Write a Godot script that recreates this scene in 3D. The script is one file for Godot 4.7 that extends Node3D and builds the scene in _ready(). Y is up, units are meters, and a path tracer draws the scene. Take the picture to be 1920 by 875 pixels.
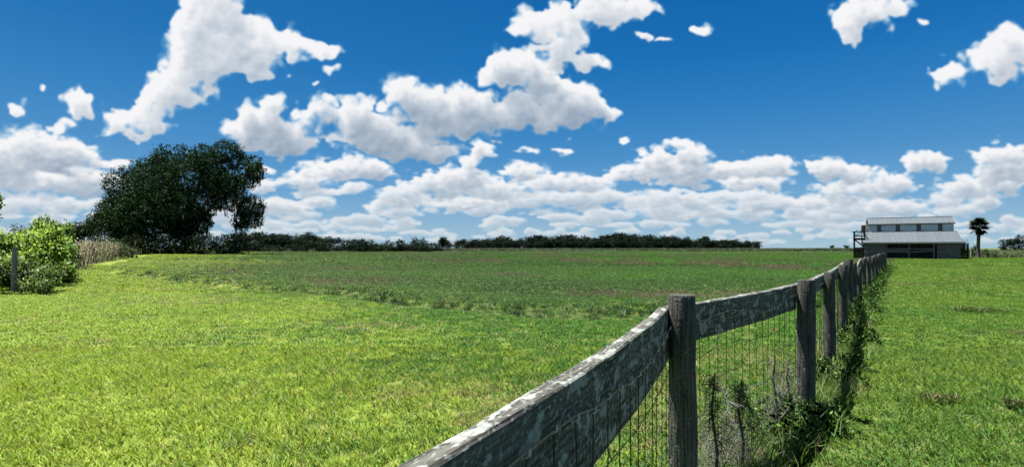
extends Node3D

# The place: a mown lawn and a pasture divided by a wire and board fence, a live oak, a hedgerow, a barn and a far wood.
# Plan coordinates: X to the right, D metres ahead of the camera (D = -z).

const EYE := 1.5
const F := 1000.0        # focal length in pixels of a 1920 x 875 picture
const HORIZON := 465.0
const EXPOSURE := 2.8

var rng := RandomNumberGenerator.new()
var names := {}
var sun_dir := Vector3.ZERO
var n_big := FastNoiseLite.new()
var n_mid := FastNoiseLite.new()
var n_fine := FastNoiseLite.new()

# fence posts: X, D, height of the post, lift of the rail top over the standard
var posts := [[-0.75, -0.45, 1.24, 0.0], [0.955, 2.946, 1.242, 0.0], [2.64, 4.78, 1.215, 0.0], [3.95, 6.6, 1.205, 0.0], [5.54, 8.9, 1.22, 0.0], [6.9, 10.9, 1.27, 0.04],
	[8.4, 13.1, 1.16, -0.05], [9.98, 15.3, 1.15, -0.06], [11.57, 17.5, 1.17, -0.03], [13.27, 19.8, 1.19, 0.0], [15.03, 22.2, 1.2, 0.0], [16.8, 24.6, 1.22, 0.0],
	[18.58, 27.0, 1.2, 0.0], [20.34, 29.4, 1.23, 0.0], [22.1, 31.8, 1.2, 0.0], [23.9, 34.2, 1.22, 0.0], [25.7, 36.7, 1.2, 0.0], [27.5, 39.2, 1.21, 0.0]]
var ditch := [[-26.0, 30.0], [-17.25, 25.0], [-7.5, 18.75], [-2.0, 14.4], [0.5, 12.8], [3.07, 12.7], [6.3, 14.0], [9.3, 15.2], [14.0, 17.5]]


# ---------------------------------------------------------------- helpers

func tag(o: Node, label: String, category: String, group := "", kind := "") -> void:
	if label: o.set_meta("label", label)
	if category: o.set_meta("category", category)
	if group: o.set_meta("group", group)
	if kind: o.set_meta("kind", kind)

func numbered(called: String) -> String:
	var n: int = names.get(called, 0)
	names[called] = n + 1
	return called if n == 0 else "%s_%03d" % [called, n]

func thing(called: String, label: String, category: String, at: Vector3, turn := 0.0, group := "") -> Node3D:
	var o := Node3D.new()
	o.name = numbered(called)
	add_child(o)
	o.position = at
	o.rotation.y = turn
	tag(o, label, category, group)
	return o

func copy(src: Node3D, called: String, label: String, at: Vector3, turn: float, size: Vector3, group := "") -> Node3D:
	var o: Node3D = src.duplicate()
	o.name = numbered(called)
	add_child(o)
	o.position = at
	o.rotation.y = turn
	o.scale = size
	tag(o, label, "", group)
	return o

func part(called: String, mesh: Mesh, mat: Material, parent: Node) -> MeshInstance3D:
	var o := MeshInstance3D.new()
	o.name = called if parent != self else numbered(called)
	o.mesh = mesh
	if mat: o.material_override = mat
	parent.add_child(o, true)
	return o

func mat(c: Color, rough := 0.9, metal := 0.0) -> StandardMaterial3D:   # c holds linear base colours
	var m := StandardMaterial3D.new()
	m.albedo_color = c.linear_to_srgb()
	m.roughness = rough
	m.metallic = metal
	return m

func leaf_mat(through := 0.55, rough := 0.6) -> StandardMaterial3D:
	var m := StandardMaterial3D.new()
	m.vertex_color_use_as_albedo = true
	m.roughness = rough
	m.metallic_specular = 0.35
	m.cull_mode = BaseMaterial3D.CULL_DISABLED
	m.backlight_enabled = true
	m.backlight = Color(through, through, through).linear_to_srgb()
	return m

func sstep(a: float, b: float, x: float) -> float:
	var t := clampf((x - a) / (b - a), 0.0, 1.0)
	return t * t * (3.0 - 2.0 * t)

func along(table: Array, from: int, to: int, x: float) -> float:
	# piecewise linear: column `from` -> column `to`
	var n := table.size()
	if x <= table[0][from]:
		return table[0][to]
	for i in range(1, n):
		if x <= table[i][from]:
			var t: float = (x - table[i - 1][from]) / (table[i][from] - table[i - 1][from])
			return lerpf(table[i - 1][to], table[i][to], t)
	var s: float = (table[n - 1][to] - table[n - 2][to]) / (table[n - 1][from] - table[n - 2][from])
	return table[n - 1][to] + (x - table[n - 1][from]) * s

func fence_x(d: float) -> float:
	return along(posts, 1, 0, d)

func ditch_off(x: float, d: float) -> float:
	return d - along(ditch, 0, 1, x) - 0.5 * n_mid.get_noise_2d(x * 2.0, 77.0)

func ditch_weight(x: float) -> float:
	return sstep(-26.0, -15.0, x) * (1.0 - sstep(9.0, 13.0, x))

func ground_y(x: float, d: float) -> float:
	var y := 0.55 * sstep(-6.0, -26.0, x) * sstep(6.0, 30.0, d) * (1.0 - sstep(110.0, 170.0, d))
	y += 0.09 * n_big.get_noise_2d(x * 5.0, d * 5.0) * sstep(5.0, 14.0, d) * (1.0 - sstep(90.0, 150.0, d))
	if d > 5.0 and d < 40.0:
		var s := ditch_off(x, d)
		if absf(s) < 4.0:
			y -= ditch_weight(x) * (0.3 * exp(-(s * s) / 0.5) - 0.07 * exp(-pow(s - 1.7, 2.0) / 1.2))
	return y

func on_ground(px: float, d: float) -> Vector3:
	var x := (px - 960.0) / F * d
	return Vector3(x, ground_y(x, d), -d)

func at_px(px: float, py: float, d: float) -> Vector3:
	return Vector3((px - 960.0) / F * d, EYE - (py - HORIZON) / F * d, -d)


class Leaves:
	# collects single leaves, blades and strands into one mesh
	var v := PackedVector3Array()
	var n := PackedVector3Array()
	var c := PackedColorArray()

	func tri(a: Vector3, b: Vector3, d: Vector3, na: Vector3, col: Color) -> void:
		v.append(a); v.append(b); v.append(d)
		n.append(na); n.append(na); n.append(na)
		c.append(col); c.append(col); c.append(col)

	func leaf(p: Vector3, dir: Vector3, side: Vector3, length: float, width: float, col: Color, soften := 0.0) -> void:
		var tip := p + dir * length
		var m := p + dir * length * 0.45
		var w := side * width * 0.5
		var face := side.cross(dir).normalized()
		if face.y < 0.0: face = -face
		if soften > 0.0: face = face.lerp(Vector3.UP, soften).normalized()
		tri(p, m + w, tip, face, col)
		tri(p, tip, m - w, face, col)

	func blade(p: Vector3, lean: Vector3, height: float, width: float, yaw: float, col: Color, soften := 0.45) -> void:
		var s := Vector3(cos(yaw), 0, sin(yaw)) * width * 0.5
		var mid := p + Vector3(0, height * 0.55, 0) + lean * 0.3
		var tip := p + Vector3(0, height, 0) + lean
		var f := s.cross(mid - p).normalized()
		if f.y < 0.0: f = -f
		var g := s.cross(tip - mid).normalized()
		if g.y < 0.0: g = -g
		f = f.lerp(Vector3.UP, soften).normalized()
		g = g.lerp(Vector3.UP, soften).normalized()
		var s2 := s * 0.8
		tri(p - s, p + s, mid + s2, f, col)
		tri(p - s, mid + s2, mid - s2, f, col)
		tri(mid - s2, mid + s2, tip, g, col)

	func strand(pts: Array, width: float, col: Color, turn := 0.0, soften := 0.0) -> void:
		for i in range(1, pts.size()):
			var a: Vector3 = pts[i - 1]
			var b: Vector3 = pts[i]
			var s := (b - a).cross(Vector3(0.3 + sin(turn), 0.1, cos(turn))).normalized() * width * 0.5
			var f := s.cross(b - a).normalized()
			if f.y < 0.0: f = -f
			if soften > 0.0: f = f.lerp(Vector3.UP, soften).normalized()
			tri(a - s, a + s, b + s, f, col)
			tri(a - s, b + s, b - s, f, col)

	func mesh() -> ArrayMesh:
		var arrays := []
		arrays.resize(Mesh.ARRAY_MAX)
		arrays[Mesh.ARRAY_VERTEX] = v
		arrays[Mesh.ARRAY_NORMAL] = n
		arrays[Mesh.ARRAY_COLOR] = c
		var m := ArrayMesh.new()
		m.add_surface_from_arrays(Mesh.PRIMITIVE_TRIANGLES, arrays)
		return m


func rnd_dir() -> Vector3:
	var z := rng.randf_range(-1.0, 1.0)
	var a := rng.randf() * TAU
	var r := sqrt(1.0 - z * z)
	return Vector3(r * cos(a), z, r * sin(a))

func vary(c: Color, k: float) -> Color:
	var f := 1.0 + rng.randf_range(-k, k)
	var h := rng.randf_range(-k, k) * 0.35
	return Color(c.r * f * (1.0 + h), c.g * f, c.b * f * (1.0 - h))

func quad(st: SurfaceTool, a: Vector3, b: Vector3, c: Vector3, d: Vector3, uv := []) -> void:
	# a b c d clockwise as seen from the front
	var k := [0, 1, 2, 0, 2, 3]
	var p := [a, b, c, d]
	for i in k:
		if uv.size(): st.set_uv(uv[i])
		st.add_vertex(p[i])

func boxes(list: Array) -> ArrayMesh:
	# list of [centre, size] or [centre, size, Basis], slightly bevelled by a chamfered outline
	var st := SurfaceTool.new()
	st.begin(Mesh.PRIMITIVE_TRIANGLES)
	st.set_smooth_group(-1)
	for it in list:
		var c: Vector3 = it[0]
		var h: Vector3 = it[1] * 0.5
		var b: Basis = it[2] if it.size() > 2 else Basis.IDENTITY
		var p := []
		for i in 8:
			p.append(c + b * Vector3(h.x if i & 1 else -h.x, h.y if i & 2 else -h.y, h.z if i & 4 else -h.z))
		for f in [[4, 6, 7, 5], [1, 3, 2, 0], [0, 2, 6, 4], [5, 7, 3, 1], [2, 3, 7, 6], [0, 4, 5, 1]]:
			quad(st, p[f[0]], p[f[1]], p[f[2]], p[f[3]])
	st.generate_normals()
	return st.commit()

func tube(st: SurfaceTool, pts: Array, radii: Array, sides: int, wob := 0.0) -> void:
	# a tapered tube with closed ends, smooth sides
	var rings := []
	var up := Vector3(0.13, 0.2, 0.97)
	for i in pts.size():
		var t: Vector3 = (pts[mini(i + 1, pts.size() - 1)] - pts[maxi(i - 1, 0)]).normalized()
		var s := t.cross(up).normalized()
		var q := s.cross(t).normalized()
		var ring := []
		for k in sides:
			var a := TAU * k / sides
			var r: float = radii[i]
			if wob > 0.0: r *= 1.0 + wob * n_fine.get_noise_3d(cos(a) * 20.0, sin(a) * 20.0, i * 4.0 + pts[0].x * 13.0)
			ring.append(pts[i] + (s * cos(a) + q * sin(a)) * r)
		rings.append(ring)
	var length := 0.0
	st.set_smooth_group(1)
	for i in range(1, pts.size()):
		var l2: float = length + (pts[i] - pts[i - 1]).length()
		for k in sides:
			var k2 := (k + 1) % sides
			var u := 0.5 * k / sides
			var u2 := 0.5 * (k + 1) / sides
			quad(st, rings[i - 1][k], rings[i - 1][k2], rings[i][k2], rings[i][k], [Vector2(length, u), Vector2(length, u2), Vector2(l2, u2), Vector2(l2, u)])
		length = l2
	st.set_smooth_group(-1)
	for e in [0, pts.size() - 1]:
		for k in range(1, sides - 1):
			var tri_ := [rings[e][0], rings[e][k + 1], rings[e][k]] if e == 0 else [rings[e][0], rings[e][k], rings[e][k + 1]]
			for j in 3:
				var w: Vector3 = tri_[j] - pts[e]
				st.set_uv(Vector2(w.x, w.z))
				st.add_vertex(tri_[j])

func tube_mesh(pts: Array, radii: Array, sides := 8, wob := 0.0) -> ArrayMesh:
	var st := SurfaceTool.new()
	st.begin(Mesh.PRIMITIVE_TRIANGLES)
	tube(st, pts, radii, sides, wob)
	st.generate_normals()
	return st.commit()

func bow(a: Vector3, b: Vector3, lift: Vector3, n: int) -> Array:
	var out := []
	for i in n + 1:
		var t := float(i) / n
		out.append(a.lerp(b, t) + lift * (4.0 * t * (1.0 - t)))
	return out


# ---------------------------------------------------------------- sky

var GW := 1560
var GH := 362
const GS := 1.5
const GX := -210.0
const GY := -62.0

func sky_clear(az_deg: float, el_deg: float) -> Vector3:
	# clear air by elevation, a little paler towards the sun (display values, 0..255)
	var stops := [[0.0, 168, 197, 213], [2.0, 150, 187, 212], [5.0, 116, 169, 211], [9.0, 80, 147, 203], [14.0, 50, 128, 194], [19.0, 28, 111, 182], [26.0, 13, 97, 170], [45.0, 10, 84, 156], [90.0, 8, 72, 142]]
	var c := Vector3(stops[0][1], stops[0][2], stops[0][3])
	for i in range(1, stops.size()):
		if el_deg <= stops[i][0]:
			var t: float = (el_deg - stops[i - 1][0]) / (stops[i][0] - stops[i - 1][0])
			c = Vector3(stops[i - 1][1], stops[i - 1][2], stops[i - 1][3]).lerp(Vector3(stops[i][1], stops[i][2], stops[i][3]), t)
			break
	var az := deg_to_rad(az_deg)
	var el := deg_to_rad(el_deg)
	var dir := Vector3(sin(az) * cos(el), sin(el), -cos(az) * cos(el))
	var ang := rad_to_deg(acos(clampf(dir.dot(sun_dir), -1.0, 1.0)))
	var g := 0.42 * clampf((82.0 - ang) / 50.0, 0.0, 1.0)
	return c.lerp(Vector3(150, 180, 208), g * g * 1.6)

func cloud_layer(col: PackedVector3Array, ells: Array, warp: float, wispy: float, dark: float, wx: PackedFloat32Array, wy: PackedFloat32Array, er: PackedFloat32Array) -> void:
	var T := PackedFloat32Array()
	T.resize(GW * GH)
	var U := PackedFloat32Array()      # how far each puff's surface turns to the light
	U.resize(GW * GH)
	for e in ells:
		var cx: float = e[0]
		var cy: float = e[1]
		var rx: float = e[2] * 1.1
		var ry: float = e[3] * 1.1
		var m := 1.15
		var pad := warp * 1.3
		var i0 := clampi(int((cx - rx * m - pad - GX) / GS), 0, GW - 1)
		var i1 := clampi(int((cx + rx * m + pad - GX) / GS), 0, GW - 1)
		var j0 := clampi(int((cy - ry * m - pad - GY) / GS), 0, GH - 1)
		var j1 := clampi(int((cy + ry * m + pad - GY) / GS), 0, GH - 1)
		var w := minf(1.0, 0.25 + ry / 40.0) * warp
		for j in range(j0, j1 + 1):
			var y := GY + j * GS
			for i in range(i0, i1 + 1):
				var at := j * GW + i
				var dx := (GX + i * GS + wx[at] * w - cx) / rx
				var dy := (y + wy[at] * w - cy) / ry
				if dy > 0.0: dy *= 1.18          # flatter undersides
				var q := 1.0 - dx * dx - dy * dy
				if q > 0.0:
					var u := -0.8 * dy - 0.35 * dx
					U[at] = lerpf(U[at], u, q / (q + T[at] + 0.001))
					T[at] = T[at] + q - 0.35 * T[at] * q
	var R := T.duplicate()
	for at in GW * GH:
		if T[at] > 0.0:
			T[at] = maxf(0.0, T[at] + wispy * er[at] - 0.06)
	for j in GH:
		var y := GY + j * GS
		var sc := clampf((470.0 - y) / 330.0, 0.16, 1.0)
		for i in GW:
			var at := j * GW + i
			var t := T[at]
			if R[at] <= 0.0:
				continue
			var a := maxf(sstep(0.0, clampf(0.62 + 0.6 * wy[at] + 0.25 * U[at] * -1.0, 0.3, 1.2), t), 0.42 * sstep(0.0, 0.55, R[at]) * clampf(0.35 + 1.3 * wx[at] + 0.5 * er[at], 0.0, 1.0))
			var occ := 0.0
			for k in range(1, 7):
				var jj := j - int(k * 8.5 * sc)
				var ii := i - int(k * 3.0 * sc)
				if jj < 0: jj = 0
				if ii < 0: ii = 0
				occ += minf(T[jj * GW + ii], 1.0)
			var b := exp(-dark * occ)
			var jl := maxi(0, j - int(4 * sc + 1.0))
			var il := maxi(0, i - 2)
			b += 0.07 * (er[at] - er[jl * GW + il]) * minf(1.0, t) + 0.10 * wy[at]
			var jb := maxi(0, j - int(9 * sc + 1.0))
			var ib := maxi(0, i - int(4 * sc))
			b += 0.12 * (er[at] - er[jb * GW + ib]) * minf(1.0, t)
			b += 0.30 * U[at] * minf(1.0, t) + 0.12 + 0.16 * (1.0 - minf(t, 1.0))
			b = clampf(b, 0.0, 1.0)
			var low := clampf((y - 330.0) / 120.0, 0.0, 1.0)
			var shade := Vector3(122, 145, 170).lerp(Vector3(172, 192, 208), low)
			var white := Vector3(246, 246, 248).lerp(Vector3(224, 229, 234), low)
			var c := shade.lerp(white, b)
			col[at] = col[at].lerp(c, a * (1.0 - 0.25 * low))

func make_sky() -> Image:
	var W := 4096
	var H := 2048
	# the whole dome, coarse: the same kind of weather all round
	var cn := FastNoiseLite.new()
	cn.seed = 5
	cn.noise_type = FastNoiseLite.TYPE_SIMPLEX_SMOOTH
	cn.frequency = 0.9
	cn.fractal_octaves = 5
	var small := Image.create(768, 384, false, Image.FORMAT_RGB8)
	for j in 384:
		var el := 90.0 - (j + 0.5) / 384.0 * 180.0
		for i in 768:
			var az := (i + 0.5) / 768.0 * 360.0 - 180.0
			var c := Vector3(150, 165, 150)
			if el > -0.5:
				c = sky_clear(az, maxf(el, 0.0))
				var e := deg_to_rad(maxf(el, 1.0))
				var r := 1.0 / (tan(e) + 0.12)
				var n := cn.get_noise_3d(sin(deg_to_rad(az)) * r, cos(deg_to_rad(az)) * r, 0.0)
				var n2 := cn.get_noise_3d(sin(deg_to_rad(az)) * (r + 0.18), cos(deg_to_rad(az)) * (r + 0.18), 0.0)
				var a := sstep(0.02, 0.24, n + 0.05 * sstep(14.0, 3.0, el))
				c = c.lerp(Vector3(150, 170, 192).lerp(Vector3(238, 239, 243), clampf(0.65 + 2.2 * (n2 - n), 0.0, 1.0)), a * (0.9 - 0.3 * sstep(8.0, 1.0, el)))
			small.set_pixel(i, j, Color(c.x / 255.0, c.y / 255.0, c.z / 255.0))
	small.resize(W, H, Image.INTERPOLATE_CUBIC)
	# the part in front, fine: laid out on a flat sheet of the sky, then bent onto the dome
	var wx := PackedFloat32Array()
	var wy := PackedFloat32Array()
	var er := PackedFloat32Array()
	wx.resize(GW * GH); wy.resize(GW * GH); er.resize(GW * GH)
	var erf := PackedFloat32Array()
	erf.resize(GW * GH)
	var a1 := FastNoiseLite.new(); a1.seed = 11; a1.frequency = 1.0 / 62.0; a1.fractal_octaves = 3; a1.fractal_gain = 0.45
	var a2 := FastNoiseLite.new(); a2.seed = 23; a2.frequency = 1.0 / 62.0; a2.fractal_octaves = 3; a2.fractal_gain = 0.45
	var a3 := FastNoiseLite.new(); a3.seed = 37; a3.frequency = 1.0 / 34.0; a3.fractal_octaves = 4; a3.fractal_gain = 0.5
	var c1 := FastNoiseLite.new(); c1.seed = 41; c1.noise_type = FastNoiseLite.TYPE_CELLULAR; c1.cellular_return_type = FastNoiseLite.RETURN_DISTANCE; c1.fractal_type = FastNoiseLite.FRACTAL_NONE; c1.frequency = 1.0 / 40.0
	var c2 := FastNoiseLite.new(); c2.seed = 43; c2.noise_type = FastNoiseLite.TYPE_CELLULAR; c2.cellular_return_type = FastNoiseLite.RETURN_DISTANCE; c2.fractal_type = FastNoiseLite.FRACTAL_NONE; c2.frequency = 1.0 / 17.0
	var base := PackedVector3Array()
	base.resize(GW * GH)
	for j in GH:
		var y := GY + j * GS
		var squash := 1.0 + 0.7 * clampf((y - 250.0) / 200.0, 0.0, 1.0)
		for i in GW:
			var x := GX + i * GS
			var at := j * GW + i
			wx[at] = a1.get_noise_2d(x, y * squash)
			wy[at] = a2.get_noise_2d(x, y * squash)
			var fb := a3.get_noise_2d(x, y)
			# rounded puffs, large and small, bent by the finer noise
			var qx := x + 9.0 * fb
			var qy := y * 1.12 + 9.0 * wx[at]
			var p1 := clampf(-c1.get_noise_2d(qx, qy), 0.0, 1.0)
			var p2 := clampf(-c2.get_noise_2d(qx, qy), 0.0, 1.0)
			er[at] = 0.85 * (p1 - 0.55) + 0.5 * (p2 - 0.55) + 0.55 * fb
			var p3 := clampf(-c1.get_noise_2d(qx * 2.1 + 500.0, qy * 2.6), 0.0, 1.0)
			erf[at] = 0.8 * (p3 - 0.55) + 0.35 * (p2 - 0.55) + 0.6 * a3.get_noise_2d(x * 1.6, y * 2.6)
			var t := (x - 960.0) / F
			var az := atan(t)
			var el := atan((HORIZON - y) / F * cos(az))
			base[at] = sky_clear(rad_to_deg(az), maxf(0.0, rad_to_deg(el)))
	var r := RandomNumberGenerator.new()
	r.seed = 4
	for row in [[448, 5, 26], [436, 6, 30], [425, 8, 36], [413, 10, 44], [400, 12, 52], [386, 13, 56]]:
		var far := []
		var x := -200.0
		while x < 2100.0:
			var gap := 0.7
			if row[0] < 395 and (x > 1700 or x < 480): gap = 0.2
			if r.randf() < gap:
				var rx: float = row[2] * r.randf_range(0.6, 1.4)
				far.append([x, row[0] + r.randf_range(-7, 7), rx, row[1] * r.randf_range(0.7, 1.35)])
				far.append([x + rx * r.randf_range(-0.5, 0.5), row[0] - row[1] * 0.5 + r.randf_range(-3, 3), rx * 0.5, row[1] * 0.9])
			x += row[2] * r.randf_range(0.9, 2.0)
		cloud_layer(base, far, 10.0, 0.42, 0.2, wx, wy, erf)
	# middle bank, the lower and farther clouds first
	for mid in [
		[[540, 392, 70, 16], [470, 385, 50, 14], [755, 368, 58, 24], [728, 388, 40, 16], [860, 385, 90, 16], [1000, 380, 110, 20], [1120, 372, 90, 22], [1255, 372, 60, 20], [1390, 372, 110, 18], [1235, 395, 70, 10], [1560, 382, 100, 14], [1690, 385, 60, 12], [1775, 378, 40, 14], [50, 385, 90, 20], [160, 385, 90, 14]],
		[[575, 340, 60, 20], [610, 362, 60, 9], [665, 352, 34, 10], [1035, 345, 52, 24], [820, 348, 80, 26], [920, 360, 96, 28], [1110, 345, 50, 18], [1420, 342, 80, 18], [1680, 345, 42, 24], [1600, 360, 92, 24], [1815, 358, 72, 30], [1885, 345, 44, 22], [2060, 360, 90, 30], [115, 345, 135, 36], [-120, 350, 120, 40], [180, 350, 70, 20], [500, 350, 40, 16]],
		[[640, 318, 84, 26], [705, 322, 36, 18], [870, 335, 66, 26], [985, 325, 45, 24], [905, 283, 26, 20], [882, 305, 20, 22], [1280, 270, 36, 11], [1232, 300, 54, 26], [1175, 325, 52, 18], [1305, 296, 42, 24], [1290, 328, 92, 26], [1382, 318, 54, 24], [1455, 314, 42, 28], [1555, 318, 48, 22], [1615, 330, 62, 28], [1525, 308, 18, 10], [1718, 303, 28, 20], [1757, 300, 27, 20], [1736, 316, 42, 14], [1868, 293, 50, 28], [1905, 290, 34, 26], [1880, 328, 62, 22], [1990, 320, 90, 36], [60, 285, 92, 46], [15, 335, 70, 44], [135, 302, 62, 36], [215, 308, 44, 10], [-80, 300, 100, 50], [490, 320, 30, 14]]]:
		cloud_layer(base, mid, 20.0, 0.45, 0.19, wx, wy, erf)
	var heavy := [
		[480, 230, 54, 34], [520, 256, 84, 32], [592, 215, 44, 36], [512, 195, 26, 20], [620, 190, 15, 11], [448, 256, 30, 24], [530, 278, 60, 18],
		[668, 215, 42, 42], [700, 252, 76, 44], [755, 183, 42, 48], [805, 202, 44, 38], [740, 274, 100, 38], [862, 190, 45, 28], [860, 228, 92, 46], [940, 215, 82, 40], [1020, 214, 92, 40], [1092, 204, 60, 44], [1135, 214, 32, 18], [1052, 236, 46, 18], [800, 290, 76, 22],
		[938, 132, 48, 40], [984, 130, 50, 38], [1000, 158, 66, 26], [1060, 165, 50, 22]]
	cloud_layer(base, heavy, 26.0, 0.5, 0.26, wx, wy, er)
	var near := [
		[395, 25, 75, 46], [430, 55, 82, 42], [505, 85, 84, 40], [572, 95, 58, 28], [612, 96, 34, 20], [480, 128, 52, 22], [362, 80, 52, 42], [370, 130, 78, 44], [330, 165, 66, 40], [300, 190, 52, 36], [255, 225, 56, 36], [224, 236, 32, 24], [300, 242, 26, 15], [440, 105, 92, 40], [352, 36, 34, 46], [400, -30, 80, 40],
		[621, 134, 16, 11], [590, 155, 11, 6],
		[38, 205, 18, 22], [80, 165, 7, 5], [143, 200, 28, 30], [122, 236, 32, 14], [150, 188, 20, 18],
		[1000, 50, 48, 40], [1060, 40, 72, 40], [1132, 24, 72, 32], [1203, 12, 40, 18], [1060, 86, 34, 36], [1062, 112, 50, 24], [1112, 118, 34, 17], [1022, 92, 36, 12], [1120, -30, 90, 30],
		[1205, 68, 16, 7], [1245, 74, 24, 5], [1315, 55, 22, 12], [1172, 262, 16, 6], [1058, 283, 20, 6], [990, 283, 26, 6],
		[1590, 40, 32, 32], [1618, 38, 52, 34], [1625, 20, 56, 30], [1690, 14, 28, 20], [1600, 66, 20, 18], [1640, 40, 40, 18], [1735, 38, 12, 6], [1630, -20, 60, 20],
		[1775, 140, 38, 30], [1850, 112, 44, 40], [1893, 100, 56, 50], [1905, 66, 40, 28], [1882, 140, 42, 22], [1980, 90, 70, 50], [2060, 110, 60, 36]]
	cloud_layer(base, near, 26.0, 0.55, 0.11, wx, wy, er)
	# bend the sheet onto the dome
	var X0 := int(W * 0.5 - W * 47.5 / 360.0)
	var X1 := int(W * 0.5 + W * 47.5 / 360.0)
	var Y0 := int(H * (90.0 - 27.0) / 180.0)
	var Y1 := int(H * 0.5)
	for j in range(Y0, Y1):
		var el := PI * 0.5 - (j + 0.5) / H * PI
		for i in range(X0, X1):
			var az := (i + 0.5) / W * TAU - PI
			var x := 960.0 + F * tan(az)
			var y := HORIZON - F * tan(el) / cos(az)
			var gx := (x - GX) / GS
			var gy := (y - GY) / GS
			if gx < 1.0 or gy < 1.0 or gx > GW - 3.0 or gy > GH - 3.0:
				continue
			var ix := int(gx)
			var iy := int(gy)
			var fx := gx - ix
			var fy := gy - iy
			var at := iy * GW + ix
			var c := base[at].lerp(base[at + 1], fx).lerp(base[at + GW].lerp(base[at + GW + 1], fx), fy) / 255.0
			var w := sstep(0.0, 60.0, minf(gx, GW - 4.0 - gx)) * sstep(0.0, 34.0, gy)
			var o := small.get_pixel(i, j)
			small.set_pixel(i, j, Color(lerpf(o.r, c.x, w), lerpf(o.g, c.y, w), lerpf(o.b, c.z, w)))
	# the picture's middle column looks along +z: turn it half round
	var out := Image.create(W, H, false, Image.FORMAT_RGB8)
	out.blit_rect(small, Rect2i(0, 0, W / 2, H), Vector2i(W / 2, 0))
	out.blit_rect(small, Rect2i(W / 2, 0, W / 2, H), Vector2i(0, 0))
	return out


# ---------------------------------------------------------------- textures

func speckle(seed_: int, size: int, lo: float, hi: float, f1: float, f2: float) -> ImageTexture:
	var a := FastNoiseLite.new(); a.seed = seed_; a.frequency = f1; a.fractal_octaves = 4
	var b := FastNoiseLite.new(); b.seed = seed_ + 1; b.frequency = f2; b.fractal_octaves = 2
	var ia := a.get_seamless_image(size, size)
	var ib := b.get_seamless_image(size, size)
	var im := Image.create(size, size, false, Image.FORMAT_RGB8)
	for y in size:
		for x in size:
			var t := clampf(0.6 * ia.get_pixel(x, y).r + 0.4 * ib.get_pixel(x, y).r, 0.0, 1.0)
			var k := lerpf(lo, hi, t)
			im.set_pixel(x, y, Color(k, k, k).linear_to_srgb())
	return ImageTexture.create_from_image(im)

func wood_texture(seed_: int, dark: Color, light: Color, lichen: Color, amount: float, w := 768, h := 192) -> Array:
	# grain runs along u; lichen in round pale patches; [colour, relief]
	var g := FastNoiseLite.new(); g.seed = seed_; g.frequency = 0.05; g.fractal_octaves = 4
	var k := FastNoiseLite.new(); k.seed = seed_ + 3; k.frequency = 0.026; k.fractal_octaves = 3; k.domain_warp_enabled = true; k.domain_warp_amplitude = 14.0
	var s := FastNoiseLite.new(); s.seed = seed_ + 7; s.frequency = 0.09; s.fractal_octaves = 3
	var im := Image.create(w, h, false, Image.FORMAT_RGB8)
	var bump := Image.create(w, h, false, Image.FORMAT_RGB8)
	for y in h:
		for x in w:
			# wrap along u by fading two copies
			var f := float(x) / w
			var gr := lerpf(g.get_noise_2d(x * 0.12, y * 2.4), g.get_noise_2d((x - w) * 0.12, y * 2.4), f * f * f)
			var li := lerpf(k.get_noise_2d(x * 0.8, y * 1.0), k.get_noise_2d((x - w) * 0.8, y * 1.0), f * f * f)
			var sp := s.get_noise_2d(x, y)
			var crack := smoothstep(0.05, 0.0, absf(g.get_noise_2d(x * 0.045 + 300.0, y * 1.5)))
			var t := clampf(0.5 + 0.9 * gr + 0.3 * sp - 0.55 * crack, 0.0, 1.0)
			var c := dark.lerp(light, t)
			var m := smoothstep(0.30 - amount, 0.36 - amount, li + 0.22 * sp)
			m = maxf(m, 0.8 * smoothstep(0.40, 0.48, g.get_noise_2d(x * 2.2 + 900.0, y * 2.6) + amount))
			c = c.lerp(lichen * (0.85 + 0.5 * sp), m * 0.9)
			im.set_pixel(x, y, c.linear_to_srgb())
			var hgt := clampf(t * 0.6 + m * 0.4, 0.0, 1.0)
			bump.set_pixel(x, y, Color(hgt, hgt, hgt))
	return [ImageTexture.create_from_image(im), ImageTexture.create_from_image(bump)]

func wood_mat(tex: Array, scale_uv: Vector3, relief := 0.25) -> StandardMaterial3D:
	var m := StandardMaterial3D.new()
	m.albedo_texture = tex[0]
	m.roughness = 0.92
	m.metallic_specular = 0.3
	m.uv1_scale = scale_uv
	m.heightmap_enabled = true
	m.heightmap_texture = tex[1]
	m.heightmap_scale = relief
	return m


# ---------------------------------------------------------------- ground and grass

func is_paddock(x: float, d: float) -> bool:
	return x > fence_x(d) + 0.02 if d < 39.0 else x > 27.5 + (d - 39.2) * 0.73

func brown_patch(x: float, d: float) -> float:
	return sstep(0.02, 0.34, n_mid.get_noise_2d(x * 0.9 + 300.0, d * 0.7)) * sstep(-0.25, 0.2, n_big.get_noise_2d(x * 1.2, d * 2.0 + 90.0))

# how far the turf here is bright yellow green (1) or deep green (0); left-to-right fade of light painted as a patchy mix
func lit_share(x: float, d: float) -> float:
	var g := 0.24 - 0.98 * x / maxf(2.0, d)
	if d > 6.0 and d < 60.0: g -= 0.5 * sstep(-5.0, 0.0, ditch_off(x, d)) * sstep(-20.0, -6.0, x)      # greener towards the ditch, fading into the painted cloud shade
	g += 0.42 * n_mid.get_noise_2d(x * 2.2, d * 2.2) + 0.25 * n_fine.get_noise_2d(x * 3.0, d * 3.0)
	return clampf(g, 0.0, 1.0)

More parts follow.
